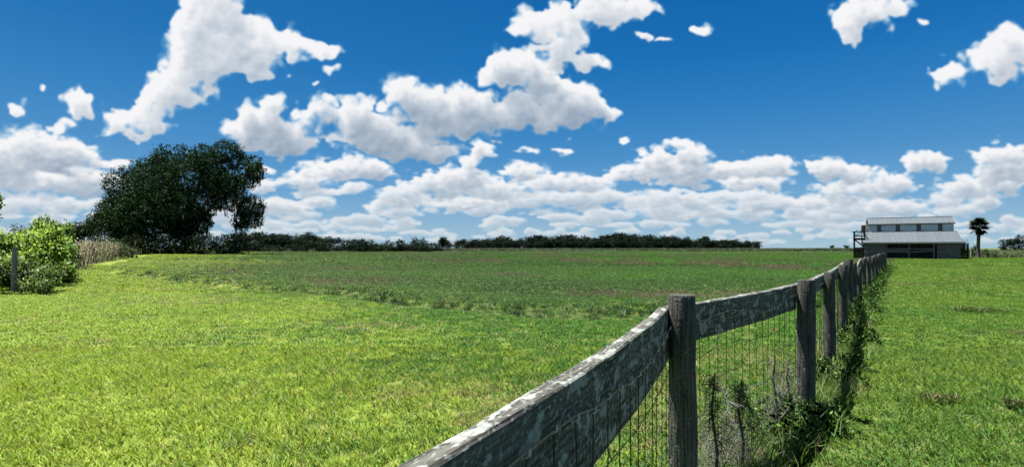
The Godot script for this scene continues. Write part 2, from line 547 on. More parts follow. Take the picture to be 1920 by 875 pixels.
func in_pasture(x: float, d: float) -> bool:
	# beyond the ditch; the edge is ragged
	var off := ditch_off(x, d) if d < 60.0 else 20.0
	var edge := x + 17.0 + (d - 25.0) * 0.47 + 5.0 * n_mid.get_noise_2d(x * 0.5, d * 0.5)
	if off < -2.5 or edge < -7.0:
		return false
	return off + 1.5 * n_mid.get_noise_2d(x * 4.0, d * 4.0) + 2.6 * n_mid.get_noise_2d(x * 1.1 + 40.0, d * 1.1) + rng.randf_range(-1.6, 1.6) > 0.2 and edge + rng.randf_range(-7.0, 7.0) > 0.0

func turf_color(x: float, d: float) -> Color:
	# linear base colour of the sward at a place, one pick from a mixture that also carries painted shade
	var r := rng.randf()
	if is_paddock(x, d) and d < 95.0 + 30.0 * r:
		var c := Color(0.075, 0.172, 0.018)
		if r < 0.32 + 0.6 * n_mid.get_noise_2d(x * 1.7, d * 1.7): c = Color(0.13, 0.22, 0.024)
		elif r > 0.84: c = Color(0.045, 0.12, 0.02)
		if n_mid.get_noise_2d(x * 1.1 + 50.0, d * 1.1) > 0.5 and rng.randf() < 0.35: c = Color(0.13, 0.13, 0.06)
		return vary(c, 0.3)
	if in_pasture(x, d):
		var c := Color(0.038, 0.1, 0.02)  # cloud shadow over the pasture, put into its base colours
		var near := ditch_off(x, d) if d < 40.0 else 20.0
		if rng.randf() < 0.85 * brown_patch(x, d): c = Color(0.115, 0.1, 0.068)
		elif r < 0.35 + 0.9 * n_big.get_noise_2d(x * 3.0, d * 3.0) + 0.012 * x: c = Color(0.055, 0.15, 0.02)
		elif r > 0.93: c = Color(0.026, 0.068, 0.018)
		if rng.randf() < 0.4 * sstep(0.05, -0.4, x / d): c = Color(0.085, 0.145, 0.034)
		if near < 5.0 and rng.randf() < 0.35 - 0.06 * near: c = Color(0.09, 0.19, 0.024)
		return vary(c, 0.26)
	var p := lit_share(x, d)
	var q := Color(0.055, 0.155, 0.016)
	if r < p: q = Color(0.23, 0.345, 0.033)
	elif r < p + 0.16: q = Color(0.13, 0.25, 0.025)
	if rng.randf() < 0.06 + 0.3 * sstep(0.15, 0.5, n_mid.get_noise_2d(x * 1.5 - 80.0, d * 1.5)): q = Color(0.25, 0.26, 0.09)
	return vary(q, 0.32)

func make_ground() -> void:
	var radii := [0.0]
	var r := 0.6
	while r < 7000.0:
		radii.append(r)
		r *= 1.04
	var angles := []
	var a := -180.0
	while a < 180.0:
		angles.append(deg_to_rad(a))
		a += 0.4 if absf(a) < 52.0 else 4.0
	var na := angles.size()
	var v := PackedVector3Array()
	var c := PackedColorArray()
	var idx := PackedInt32Array()
	for i in radii.size():
		for k in na:
			var x: float = radii[i] * sin(angles[k])
			var d: float = radii[i] * cos(angles[k])
			v.append(Vector3(x, ground_y(x, d), -d))
			var col := Color(0.03, 0.055, 0.02)
			if d > 1.0 and absf(angles[k]) < 0.95:
				col = Color(0, 0, 0)
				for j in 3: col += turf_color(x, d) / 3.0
				col = col.lerp(Color(0.12, 0.10, 0.06), 0.5)     # sandy soil and straw mixed with low growth
			c.append(col)
	for i in range(1, radii.size()):
		for k in na:
			var k2 := (k + 1) % na
			var p := (i - 1) * na + k
			var q := (i - 1) * na + k2
			idx.append_array(PackedInt32Array([p, p + na, q + na, p, q + na, q]) if i > 1 else PackedInt32Array([0, p + na, q + na]))
	var st := SurfaceTool.new()
	var arrays := []
	arrays.resize(Mesh.ARRAY_MAX)
	arrays[Mesh.ARRAY_VERTEX] = v
	arrays[Mesh.ARRAY_COLOR] = c
	arrays[Mesh.ARRAY_INDEX] = idx
	var raw := ArrayMesh.new()
	raw.add_surface_from_arrays(Mesh.PRIMITIVE_TRIANGLES, arrays)
	st.create_from(raw, 0)
	st.generate_normals()
	var m := StandardMaterial3D.new()
	m.vertex_color_use_as_albedo = true
	m.albedo_texture = speckle(3, 512, 0.55, 1.25, 0.02, 0.12)
	m.uv1_triplanar = true
	m.uv1_world_triplanar = true
	m.uv1_scale = Vector3(0.31, 0.31, 0.31)
	m.roughness = 1.0
	m.metallic_specular = 0.1
	var g := part("ground", st.commit(), m, self)
	tag(g, "wide flat grass field reaching to the horizon", "ground", "", "structure")

func tuft(seed_: int, blades: int, radius: float, hmin: float, hmax: float, width: float, lean: float) -> ArrayMesh:
	rng.seed = seed_
	var L := Leaves.new()
	for i in blades:
		var a := rng.randf() * TAU
		var r := radius * sqrt(rng.randf())
		var h := rng.randf_range(hmin, hmax)
		var la := rng.randf() * TAU
		var k := rng.randf_range(0.6, 1.3)
		L.blade(Vector3(cos(a) * r, -0.01, sin(a) * r), Vector3(cos(la), 0, sin(la)) * h * lean * rng.randf_range(0.4, 1.4), h, width * rng.randf_range(0.7, 1.3), rng.randf() * TAU, Color(k * rng.randf_range(0.9, 1.15), k, k * 0.95))
	return L.mesh()

func scatter(called: String, mesh: Mesh, m: Material, spots: Array, label: String, category: String) -> void:
	# spots: [Transform3D, Color]
	var mm := MultiMesh.new()
	mm.transform_format = MultiMesh.TRANSFORM_3D
	mm.use_colors = true
	mm.mesh = mesh
	mm.instance_count = spots.size()
	for i in spots.size():
		mm.set_instance_transform(i, spots[i][0])
		mm.set_instance_color(i, spots[i][1])
	var o := MultiMeshInstance3D.new()
	o.name = numbered(called)
	o.multimesh = mm
	o.material_override = m
	add_child(o)
	tag(o, label, category, "", "stuff")

func spot(x: float, d: float, size: float, tall: float) -> Array:
	var b := Basis(Vector3.UP, rng.randf() * TAU).scaled(Vector3(size, size * tall, size))
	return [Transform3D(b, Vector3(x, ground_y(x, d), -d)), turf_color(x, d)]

func make_grass() -> void:
	var gm := leaf_mat(0.55, 0.62)
	var near_t := tuft(101, 28, 0.08, 0.02, 0.066, 0.0078, 0.9)
	var near_u := tuft(102, 30, 0.10, 0.022, 0.07, 0.0105, 0.9)
	var mid_t := tuft(103, 36, 0.17, 0.035, 0.09, 0.019, 0.8)
	var far_t := tuft(104, 44, 0.42, 0.05, 0.12, 0.03, 0.8)
	var edge_t := tuft(105, 60, 1.25, 0.08, 0.2, 0.09, 0.8)
	var lawn := [[], [], [], [], []]
	var pasture := [[], [], [], [], []]
	var paddock := [[], [], [], [], []]
	rng.seed = 2024
	# bands: from, to, tufts per square metre, mesh index
	for band in [[3.0, 8.0, 260.0, 0], [8.0, 17.0, 110.0, 1], [17.0, 42.0, 32.0, 2], [42.0, 130.0, 5.0, 3], [130.0, 330.0, 0.5, 4], [330.0, 520.0, 0.3, 4]]:
		var half := 0.5 * 1920.0 / F + 0.06
		var area: float = half * (band[1] * band[1] - band[0] * band[0])
		var count := int(area * band[2])
		for i in count:
			var d := sqrt(lerpf(band[0] * band[0], band[1] * band[1], rng.randf()))
			var x := rng.randf_range(-half, half) * d
			if x < -18.0 and d > 17.0 and x < -0.62 * d - 4.0 and d > 30.0:
				continue
			var where: Array = lawn
			var tall := 1.0
			var patch := 1.0 + 0.3 * n_mid.get_noise_2d(x * 3.0 + 9.0, d * 3.0)
			if is_paddock(x, d):
				where = paddock
				tall = 0.88
			else:
				if in_pasture(x, d):
					where = pasture
					tall = 0.95 + 0.5 * brown_patch(x, d)
			var b: int = band[3]
			where[b].append(spot(x, d, rng.randf_range(0.8, 1.25), tall * patch * rng.randf_range(0.75, 1.2)))
	var meshes := [near_t, near_u, mid_t, far_t, edge_t]
	for b in 5:
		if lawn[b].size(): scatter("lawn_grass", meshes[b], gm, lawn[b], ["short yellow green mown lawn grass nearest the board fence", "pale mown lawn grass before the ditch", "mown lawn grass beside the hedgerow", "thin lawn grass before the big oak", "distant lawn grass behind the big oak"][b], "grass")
		if pasture[b].size(): scatter("pasture_grass", meshes[b], gm, pasture[b], ["", "pasture grass along the ditch with cloud shade in its colour", "rough pasture grass with brownish patches and painted cloud shade beyond the ditch", "far pasture grass towards the wood with cloud shade in its colour", "farthest pasture grass below the tall rough strip"][b], "grass")
		scatter("paddock_grass", meshes[b], gm, paddock[b], ["lush green grass in the paddock beside the fence posts", "green paddock grass along the fence line", "paddock grass on the barn's side of the fence", "far paddock grass in front of the barn", "distant grass behind the barn"][b], "grass")
	# ditch: taller, broader leaved growth along its bed
	var weed := tuft(110, 26, 0.16, 0.06, 0.18, 0.02, 0.9)
	var list := []
	rng.seed = 77
	for i in 1700:
		var x := 9.5 - 29.0 * pow(rng.randf(), 1.5)
		var d := along(ditch, 0, 1, x) + 0.5 * n_mid.get_noise_2d(x * 2.0, 77.0) + rng.randfn(0.25, 0.42)
		if x > fence_x(d) - 0.2 or rng.randf() > ditch_weight(x) or n_mid.get_noise_2d(x * 6.0, 5.0) < -0.25:
			continue
		var k := Color(0.028, 0.08, 0.02) if rng.randf() < 0.8 else Color(0.08, 0.14, 0.055)
		var s := rng.randf_range(0.4, 0.95)
		list.append([Transform3D(Basis(Vector3.UP, rng.randf() * TAU).scaled(Vector3(s, s * rng.randf_range(0.6, 1.2), s)), Vector3(x, ground_y(x, d), -d)), vary(k, 0.3)])
	scatter("ditch_weeds", weed, gm, list, "dark green weeds growing along the shallow ditch", "weeds")
	# tall rough grass on the far edge of the pasture
	var tallt := tuft(111, 40, 1.1, 0.7, 1.7, 0.1, 0.5)
	list = []
	for i in 9000:
		var px := rng.randf_range(440.0, 1625.0)
		var d := rng.randf_range(250.0, 420.0)
		if px > 1250.0: d = rng.randf_range(230.0, 420.0)
		var p := on_ground(px, d)
		var n := n_mid.get_noise_2d(p.x * 0.25, d * 0.6)
		if n < -0.28: continue
		var k := Color(0.024, 0.05, 0.02)
		if rng.randf() < 0.3 + 0.6 * n: k = Color(0.05, 0.068, 0.035)
		var s := rng.randf_range(0.7, 1.3)
		list.append([Transform3D(Basis(Vector3.UP, rng.randf() * TAU).scaled(Vector3(s, s * (0.75 + 0.5 * n), s)), p), vary(k, 0.25)])
	scatter("tall_rough_grass", tallt, gm, list, "strip of tall rough grass below the far wood", "grass")
	list = []
	for i in 1500:
		var px := rng.randf_range(1838.0, 1960.0)
		var d := rng.randf_range(84.0, 150.0)
		var p := on_ground(px, d)
		var s := rng.randf_range(0.5, 1.0)
		list.append([Transform3D(Basis(Vector3.UP, rng.randf() * TAU).scaled(Vector3(s, s * 0.7, s)), p), vary(Color(0.07, 0.10, 0.04), 0.35)])
	scatter("unmown_grass", tallt, gm, list, "unmown pale grass behind the palm tree", "grass")


# ---------------------------------------------------------------- plants

func clump(L: Leaves, blobs: Array, count: int, length: float, width: float, cols: Array, droop := 0.15, shell := 0.5, soften := 0.0) -> void:
	# blobs: [centre, radii]; leaves gather in sprays, mostly near the outside
	var total := 0.0
	for b in blobs: total += pow(b[1].x * b[1].y * b[1].z, 0.667)
	for b in blobs:
		var here := int(count * pow(b[1].x * b[1].y * b[1].z, 0.667) / total)
		var sprays := maxi(3, here / 14)
		for s in sprays:
			var o := rnd_dir()
			var rr := pow(rng.randf(), shell * 0.6)
			var sp: Vector3 = b[0] + o * b[1] * rr * (1.0 + 0.3 * n_fine.get_noise_3dv((b[0] + o * b[1]) * (1.6 / maxf(0.3, b[1].x))))
			var spray_r := length * rng.randf_range(1.2, 2.6)
			var col: Color = cols[rng.randi() % cols.size()]
			for i in 14:
				var p := sp + rnd_dir() * spray_r * pow(rng.randf(), 0.5)
				var dir := (rnd_dir() + o * 0.7 + Vector3(0, -droop, 0)).normalized()
				var side := dir.cross(rnd_dir()).normalized()
				L.leaf(p, dir, side, length * rng.randf_range(0.6, 1.3), width * rng.randf_range(0.7, 1.3), vary(col, 0.25), soften)

func bush(called: String, label: String, category: String, at: Vector3, blobs: Array, count: int, length: float, width: float, cols: Array, lm: Material, bark: Material, group := "", stems := 5, shell := 0.5, soften := 0.0) -> Node3D:
	var t := thing(called, label, category, at, 0.0, group)
	var L := Leaves.new()
	clump(L, blobs, count, length, width, cols, 0.15, shell, soften)
	part("foliage", L.mesh(), lm, t)
	var st := SurfaceTool.new()
	st.begin(Mesh.PRIMITIVE_TRIANGLES)
	for i in stems:
		var b: Array = blobs[i % blobs.size()]
		var foot := Vector3(b[0].x * 0.4 + rng.randf_range(-0.1, 0.1), -0.1, b[0].z * 0.4 + rng.randf_range(-0.1, 0.1))
		tube(st, bow(foot, b[0] + rnd_dir() * b[1] * 0.4, rnd_dir() * b[1].x * 0.2, 4), [0.05, 0.042, 0.034, 0.025, 0.015].map(func(x): return x * clampf(b[1].y, 0.3, 1.6)), 6)
	st.generate_normals()
	part("stem", st.commit(), bark, t)
	return t

func make_oak(lm: Material, bark: Material) -> void:
	var D := 85.0
	var base := on_ground(345.0, D)
	var t := thing("live_oak", "huge dark spreading live oak with a low rounded crown on the field edge", "tree", base)
	var blobs := []
	rng.seed = 31
	# crown masses seen from the lawn: x, y, half width, half height in picture units, and how far towards the viewer
	for b in [[214, 388, 28, 24, 0], [206, 418, 20, 18, 2], [226, 434, 32, 20, -2], [246, 350, 36, 32, 1], [262, 395, 38, 34, 3], [285, 322, 40, 36, -1], [325, 302, 42, 28, 0], [318, 350, 46, 34, 4], [362, 298, 28, 22, -3],
		[372, 340, 48, 36, 3], [425, 283, 26, 20, 0], [405, 305, 34, 28, 2], [445, 305, 28, 24, -2], [478, 322, 16, 15, 0], [462, 342, 22, 12, 1], [430, 345, 34, 26, 3], [415, 372, 34, 22, -1], [470, 388, 26, 20, 0], [478, 412, 20, 18, 1], [452, 410, 14, 20, 0],
		[352, 392, 50, 34, 5], [300, 405, 46, 34, 5], [240, 425, 42, 28, 4], [275, 445, 38, 20, 2], [340, 432, 40, 24, 3], [380, 415, 22, 26, 1], [372, 445, 24, 18, 1], [320, 380, 50, 40, -4], [390, 345, 40, 30, -5], [260, 370, 36, 32, -5]]:
		var p := at_px(b[0], b[1], D) - base
		var k := D / F
		p.z += b[4] * 1.0
		blobs.append([p, Vector3(b[2] * k, b[3] * k, 0.5 * (b[2] + b[3]) * k * 0.9 + 0.5)])
	var L := Leaves.new()
	clump(L, blobs, 130000, 0.26, 0.17, [Color(0.032, 0.074, 0.026), Color(0.025, 0.058, 0.024), Color(0.042, 0.088, 0.028), Color(0.03, 0.066, 0.03)], 0.3, 0.52)
	part("crown", L.mesh(), lm, t)
	var fork := Vector3(0.3, 2.2, 0)
	part("trunk", tube_mesh([Vector3(0, -0.4, 0), Vector3(0.05, 0.6, 0), Vector3(0.15, 1.4, 0), fork], [1.05, 0.8, 0.72, 0.8], 14, 0.25), bark, t)
	for i in blobs.size():
		if i % 2 == 0 or i > 26: continue
		var to: Vector3 = blobs[i][0]
		if i in [17, 19]:
			# the drooping right limbs come down from above
			part("limb", tube_mesh(bow(blobs[15][0], to, Vector3(0.5, 0.5, 0), 5), [0.2, 0.18, 0.15, 0.12, 0.09, 0.05], 8, 0.15), bark, t)
			continue
		part("limb", tube_mesh(bow(fork, to, Vector3(0, 0.9, 0) + rnd_dir() * 0.6, 6), [0.42, 0.36, 0.3, 0.25, 0.19, 0.13, 0.06], 8, 0.15), bark, t)
	# pale moss hanging from the limbs over the arch
	var M := Leaves.new()
	for i in 420:
		var b: Array = blobs[[15, 16, 25, 19, 17, 22, 5, 13][rng.randi() % 8]]
		var p: Vector3 = b[0] + rnd_dir() * b[1] * 0.9
		var l := rng.randf_range(0.5, 1.5)
		M.strand([p, p + Vector3(rng.randf_range(-0.1, 0.1), -l * 0.5, 0), p + Vector3(rng.randf_range(-0.15, 0.15), -l, 0.05)], 0.12, vary(Color(0.055, 0.065, 0.05), 0.3))
	var hm := part("hanging_moss", M.mesh(), lm, t)
	tag(hm, "grey moss hanging under the limbs", "", "", "stuff")

func make_palm(lm: Material, bark: Material) -> void:
	var D := 80.0
	var base := on_ground(1835.0, D)
	var t := thing("cabbage_palm", "cabbage palm with a round fan crown and brown dead fronds beside the barn", "palm tree", base)
	part("trunk", tube_mesh([Vector3(0, -0.2, 0), Vector3(0.02, 0.8, 0), Vector3(0.05, 2.2, 0), Vector3(0.1, 3.4, 0), Vector3(0.12, 4.4, 0)], [0.34, 0.24, 0.22, 0.23, 0.3], 10, 0.12), bark, t)
	rng.seed = 51
	var head := Vector3(0.12, 4.9, 0)
	for i in 84:
		var L := Leaves.new()
		var live := i < 74
		var up := rng.randf_range(-0.4, 1.0) if live else rng.randf_range(-1.0, -0.55)
		var a := rng.randf() * TAU
		var h := sqrt(maxf(0.05, 1.0 - up * up * 0.9))
		var dir := Vector3(cos(a) * h, up, sin(a) * h).normalized()
		var stalk := rng.randf_range(0.55, 0.85)
		var hub := head + dir * stalk + Vector3(0, -0.12 if live else -0.3, 0)
		var side := dir.cross(Vector3.UP).normalized()
		var face := side.cross(dir).normalized()
		var col := vary(Color(0.11, 0.23, 0.075) if live else Color(0.22, 0.165, 0.10), 0.3)
		L.strand([head, head + dir * stalk * 0.5, hub], 0.05, col)
		for k in 15:
			var q := (k - 7) / 7.0 * 1.35
			var ld := (dir * cos(q) + side * sin(q) + face * rng.randf_range(-0.12, 0.12) + Vector3(0, -0.25, 0)).normalized()
			L.leaf(hub, ld, ld.cross(face).normalized(), rng.randf_range(0.65, 0.95) * (1.0 - 0.2 * absf(q)), 0.15, vary(col, 0.2))
		part("frond" if live else "dead_frond", L.mesh(), lm, t)

func make_far_trees(lm: Material, bark: Material) -> void:
	var protos := []
	rng.seed = 90
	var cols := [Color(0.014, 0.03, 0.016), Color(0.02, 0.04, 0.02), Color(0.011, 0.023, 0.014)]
	for k in 6:
		var t := Node3D.new()
		var blobs := []
		var wide := [1.0, 1.25, 0.8, 1.1, 0.55, 1.4][k] as float
		for i in 8:
			blobs.append([Vector3(rng.randf_range(-3.6, 3.6) * wide, rng.randf_range(3.0, 8.2), rng.randf_range(-2.5, 2.5)), Vector3(rng.randf_range(1.4, 2.5) * wide, rng.randf_range(1.2, 2.0), rng.randf_range(1.4, 2.4))])
		blobs.append([Vector3(0, 5.5, 0), Vector3(3.4 * wide, 3.2, 3.0)])
		if k != 4: blobs.append([Vector3(0, 1.6, 0), Vector3(4.0 * wide, 2.0, 3.0)])
		var L := Leaves.new()
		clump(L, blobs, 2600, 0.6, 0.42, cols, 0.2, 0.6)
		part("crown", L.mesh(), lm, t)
		part("trunk", tube_mesh([Vector3(0, -0.3, 0), Vector3(0.1, 2.5, 0), Vector3(0.0, 6.0, 0)], [0.35, 0.26, 0.1], 6), bark, t)
		protos.append(t)
	var group := "trees of the far wood"
	var lab := "dark bushy tree in the far wood beyond the pasture"
	# picture x of the crown, picture y of its top
	for e in [[487, 438], [500, 441], [513, 438], [528, 444], [542, 443], [556, 443], [568, 441], [580, 440], [592, 439], [606, 444], [621, 446],
		[840, 453], [857, 453], [871, 452], [883, 456], [895, 452], [903, 449], [912, 447], [924, 448], [936, 448], [945, 448], [953, 446], [966, 449], [980, 448], [994, 448], [1005, 446], [1015, 446], [1024, 448], [1032, 447], [1043, 446],
		[1054, 442], [1064, 443], [1073, 441], [1083, 447], [1094, 450], [1103, 449], [1111, 447], [1118, 446], [1125, 445], [1135, 443], [1145, 441], [1153, 443], [1163, 441], [1173, 439], [1180, 440], [1187, 440], [1194, 442], [1201, 443], [1211, 444],
		[1221, 445], [1231, 446], [1242, 445], [1251, 446], [1259, 446], [1268, 446], [1276, 445], [1285, 447], [1293, 447], [1303, 448], [1312, 447], [1334, 451], [1341, 450], [1348, 449], [1358, 452], [1369, 453], [1376, 455], [1383, 456], [1392, 455], [1403, 451], [1411, 453], [1420, 457]]:
		var d := rng.randf_range(440.0, 520.0)
		var p := on_ground(e[0], d)
		var h: float = (EYE + (HORIZON - e[1] + rng.randf_range(-3.5, 4.5)) / F * d) / 8.7
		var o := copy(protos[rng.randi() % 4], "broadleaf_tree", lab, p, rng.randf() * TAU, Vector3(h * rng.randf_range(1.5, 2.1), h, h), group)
		tag(o, "", "tree")
	for i in 46:
		var px := rng.randf_range(896.0, 1415.0)
		var top := 449.0 + rng.randf_range(0.0, 6.0) + 5.0 * sstep(1340.0, 1420.0, px)
		var d := rng.randf_range(425.0, 440.0)
		var h := (EYE + (HORIZON - top) / F * d) / 8.7
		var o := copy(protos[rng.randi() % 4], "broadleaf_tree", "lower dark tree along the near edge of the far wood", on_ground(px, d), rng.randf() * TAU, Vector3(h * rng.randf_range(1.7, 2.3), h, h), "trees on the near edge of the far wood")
		tag(o, "", "tree")
	var singles := [[1321, 444, 4, 470.0, "slender tree rising above the far wood's canopy"], [828, 446, 4, 330.0, "thin spindly tree alone beside the bushes on the pasture edge"], [1561, 460, 1, 380.0, "small round tree standing alone on the open horizon"],
		[1588, 460, 1, 360.0, "low spreading tree on the horizon next to the barn's deck"], [1895, 449, 5, 210.0, "broad dark tree behind the unmown grass past the palm"], [1925, 444, 1, 200.0, "taller dark tree at the end of the trees past the palm"],
		[1884, 461, 3, 240.0, "low bushy tree at the near end of the trees past the palm"], [153, 418, 1, 170.0, "dark tree showing over the dry weeds between hedge and oak"], [440, 438, 1, 260.0, "dark tree seen through the arch under the oak"], [462, 440, 3, 270.0, "dark tree just outside the oak's drooping right limb"],
		[118, 424, 3, 180.0, "dark tree top peeping above the yellow green hedge"]]
	for e in singles:
		var p := on_ground(e[0], e[3])
		var h: float = (EYE + (HORIZON - e[1]) / F * e[3] - p.y) / 8.7
		var wide := 1.6 if e[1] > 457 else 1.15
		var o := copy(protos[e[2]], "broadleaf_tree", e[4], p, rng.randf() * TAU, Vector3(h * wide, h, h))
		tag(o, "", "tree")
	for t in protos: t.free()
	# bushes on the pasture's far edge
	var shrubs := []
	for k in 3:
		var t := Node3D.new()
		var blobs := []
		for i in 6:
			blobs.append([Vector3(rng.randf_range(-2.6, 2.6), rng.randf_range(0.5, 3.0), rng.randf_range(-1.6, 1.6)), Vector3(rng.randf_range(1.2, 2.0), rng.randf_range(0.8, 1.4), 1.3)])
		blobs.append([Vector3(0, 0.9, 0), Vector3(3.2, 1.1, 1.6)])
		var L := Leaves.new()
		clump(L, blobs, 1500, 0.34, 0.24, [Color(0.02, 0.042, 0.018), Color(0.028, 0.05, 0.022), Color(0.016, 0.032, 0.015)], 0.1, 0.6)
		part("foliage", L.mesh(), lm, t)
		part("stem", tube_mesh([Vector3(0, -0.2, 0), Vector3(0.2, 1.6, 0), Vector3(0.3, 2.8, 0.2)], [0.14, 0.1, 0.04], 5), bark, t)
		shrubs.append(t)
	for e in [[655, 455], [670, 457], [685, 454], [699, 456], [715, 456], [730, 457], [746, 455], [762, 454], [777, 453], [803, 457], [820, 458], [545, 456], [605, 455], [630, 459], [615, 458], [648, 449], [662, 446], [677, 445], [692, 447], [706, 451], [722, 447], [738, 452], [754, 446], [770, 442], [784, 444], [796, 449], [810, 453], [575, 447], [592, 449], [560, 451], [486, 455], [505, 457], [525, 456], [470, 452]]:
		var d := rng.randf_range(200.0, 250.0)
		var p := on_ground(e[0], d)
		var h: float = (EYE + (HORIZON - e[1]) / F * d) / 4.3
		var o := copy(shrubs[rng.randi() % 3], "field_shrub", "green rounded shrub on the pasture edge before the far wood", p, rng.randf() * TAU, Vector3(h * 1.25, h, h), "shrubs along the pasture's far edge")
		tag(o, "", "shrub")
	for t in shrubs: t.free()

func make_hedge(lm: Material, bark: Material, wood: Material) -> void:
	rng.seed = 64
	var y1 := [Color(0.20, 0.33, 0.04), Color(0.27, 0.39, 0.05), Color(0.145, 0.26, 0.035), Color(0.085, 0.165, 0.03)]
	var g1 := [Color(0.09, 0.155, 0.034), Color(0.065, 0.115, 0.03), Color(0.13, 0.19, 0.036)]
	var g2 := g1
	var hm := leaf_mat(1.0, 0.5)
	# picture x, y of blob, half width, half height; each bush at its own distance
	var list := [
		["vine_bush", "bright yellow green vine bush draped over the hedge post", 18.6, 62, [[40, 455, 34, 28], [78, 448, 30, 26], [95, 470, 22, 22], [60, 478, 40, 22], [70, 425, 22, 14], [105, 440, 20, 20]], 5200, 0.12, 0.09, y1],
		["vine_bush", "yellow leaved bush at the open end of the hedge, left of the grey post", 17.8, -20, [[-14, 452, 32, 30], [-40, 480, 36, 40], [5, 440, 18, 16], [-10, 500, 36, 28]], 3600, 0.12, 0.09, y1],
		["leafy_shrub", "low green shrub spilling onto the lawn at the hedge foot", 17.6, 60, [[50, 510, 34, 22], [85, 515, 24, 20], [20, 512, 26, 22], [65, 528, 34, 11], [35, 490, 26, 16], [100, 500, 14, 16]], 4200, 0.10, 0.075, g1],
		["leafy_shrub", "green shrub at the hedge corner above a dark hollow", 20.5, 112, [[112, 440, 22, 20], [122, 470, 14, 26], [120, 500, 14, 22], [95, 428, 20, 16], [128, 512, 10, 12], [84, 412, 12, 10], [122, 418, 10, 8]], 3600, 0.11, 0.085, [y1[2], y1[3], g1[0]]],
		["leafy_shrub", "green shrub set back in the hollow of the hedge", 21.0, 92, [[95, 490, 22, 28], [85, 470, 26, 26], [100, 515, 18, 16]], 2200, 0.11, 0.08, g2],
		["grey_shrub", "small grey green round shrub behind the hedge top", 24.0, 34, [[34, 424, 12, 10], [40, 440, 16, 16], [30, 455, 18, 20]], 1500, 0.09, 0.06, [Color(0.06, 0.085, 0.05)]],
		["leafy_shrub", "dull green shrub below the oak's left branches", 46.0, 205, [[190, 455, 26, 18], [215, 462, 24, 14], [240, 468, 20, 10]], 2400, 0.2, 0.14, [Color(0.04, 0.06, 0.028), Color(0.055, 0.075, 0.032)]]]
	for e in list:
		var D: float = e[2]
		var base := on_ground(e[3], D)
		var blobs := []
		for b in e[4]:
			# the hedge leans back: its foot spreads towards the lawn
			var D2 := D - 1.2 + 2.4 * clampf((535.0 - b[1]) / 115.0, 0.0, 1.0) + rng.randf_range(-0.3, 0.3)
			var k := D2 / F
			blobs.append([at_px(b[0], b[1] + 7.0, D2) - base, Vector3(b[2], b[3], maxf(0.3 / k, 0.5 * (b[2] + b[3]))) * k * 0.9])
		bush(e[0], e[1], "shrub", base, blobs, int(e[5] * 1.35), e[6] * 0.78, e[7] * 0.78, e[8], hm, bark, "", 9, 0.35, 0.6)
	# the sprig that reaches in from a sapling beyond the hedge end
	var sb := on_ground(-14.0, 16.5)
	var bl := []
	for b in [[-26, 378, 18, 20], [-36, 402, 22, 26], [-7, 376, 7, 8]]:
		bl.append([at_px(b[0], b[1], 16.5) - sb, Vector3(b[2], b[3], b[2]) * 16.5 / F])
	bush("sapling", "tall sapling whose leafy tip hangs over the hedge end", "tree", sb, bl, 700, 0.1, 0.07, y1, lm, bark)
	# the old post and dead branches in the hedge
	var pb := on_ground(25.0, 16.7)
	var hp := thing("hedge_post", "weathered grey wooden post half swallowed by the hedge", "post", pb)
	part("shaft", tube_mesh([Vector3(0, -0.3, 0), Vector3(0.01, 0.7, 0), Vector3(0.02, 1.42, 0)], [0.075, 0.07, 0.066], 9, 0.15), wood, hp)
	var db := on_ground(32.0, 16.3)
	var dead := thing("dead_branch", "bare pale dead branch forking across the grey hedge post", "branch", db)
	for s in [[Vector3(0.1, -0.05, 0), Vector3(-0.2, 1.15, 0.05), 0.025], [Vector3(0.02, 0.45, 0), Vector3(0.42, 0.95, 0.1), 0.017], [Vector3(-0.05, 0.6, 0.02), Vector3(-0.5, 0.8, 0.1), 0.014], [Vector3(0.2, 0.65, 0.04), Vector3(0.62, 0.72, 0.12), 0.011]]:
		part("twig", tube_mesh(bow(s[0], s[1], rnd_dir() * 0.06, 4), [s[2], s[2] * 0.9, s[2] * 0.75, s[2] * 0.6, s[2] * 0.35], 6), wood, dead)
	# dry weeds
	var wm := leaf_mat(0.9, 0.8)
	for i in 9:
		var px := 140.0 + i * 8.5
		var D := 27.0 + i * 1.9
		var base := on_ground(px, D)
		var t := thing("dry_weed", "brownish dry weed clump between the hedge corner and the oak", "weed", base, 0.0, "dry weeds beside the hedge")
		var L := Leaves.new()
		var h := (1.62 - 0.05 * i) * (0.8 + 0.04 * i)
		for k in 90:
			var a := rng.randf() * TAU
			var p := Vector3(cos(a), 0, sin(a)) * rng.randf_range(0.0, 0.55)
			var hh := h * rng.randf_range(0.6, 1.1)
			var tip := p + Vector3(rng.randf_range(-0.25, 0.25), hh, rng.randf_range(-0.25, 0.25))
			var col := vary([Color(0.36, 0.32, 0.24), Color(0.44, 0.39, 0.29), Color(0.2, 0.24, 0.11)][rng.randi() % 3], 0.25)
			L.strand([p, p.lerp(tip, 0.5) + rnd_dir() * 0.05, tip], 0.016, col, rng.randf() * TAU, 0.3)
			for j in 9:
				var q := p.lerp(tip, rng.randf_range(0.35, 1.0))
				var d2 := (rnd_dir() + Vector3(0, 0.4, 0)).normalized()
				L.leaf(q, d2, d2.cross(rnd_dir()).normalized(), 0.12, 0.05, vary(col, 0.2))
		part("stalks", L.mesh(), wm, t).set_meta("kind", "stuff")
	# undergrowth at the oak's foot
	var og := [Color(0.04, 0.06, 0.028), Color(0.055, 0.075, 0.032)]
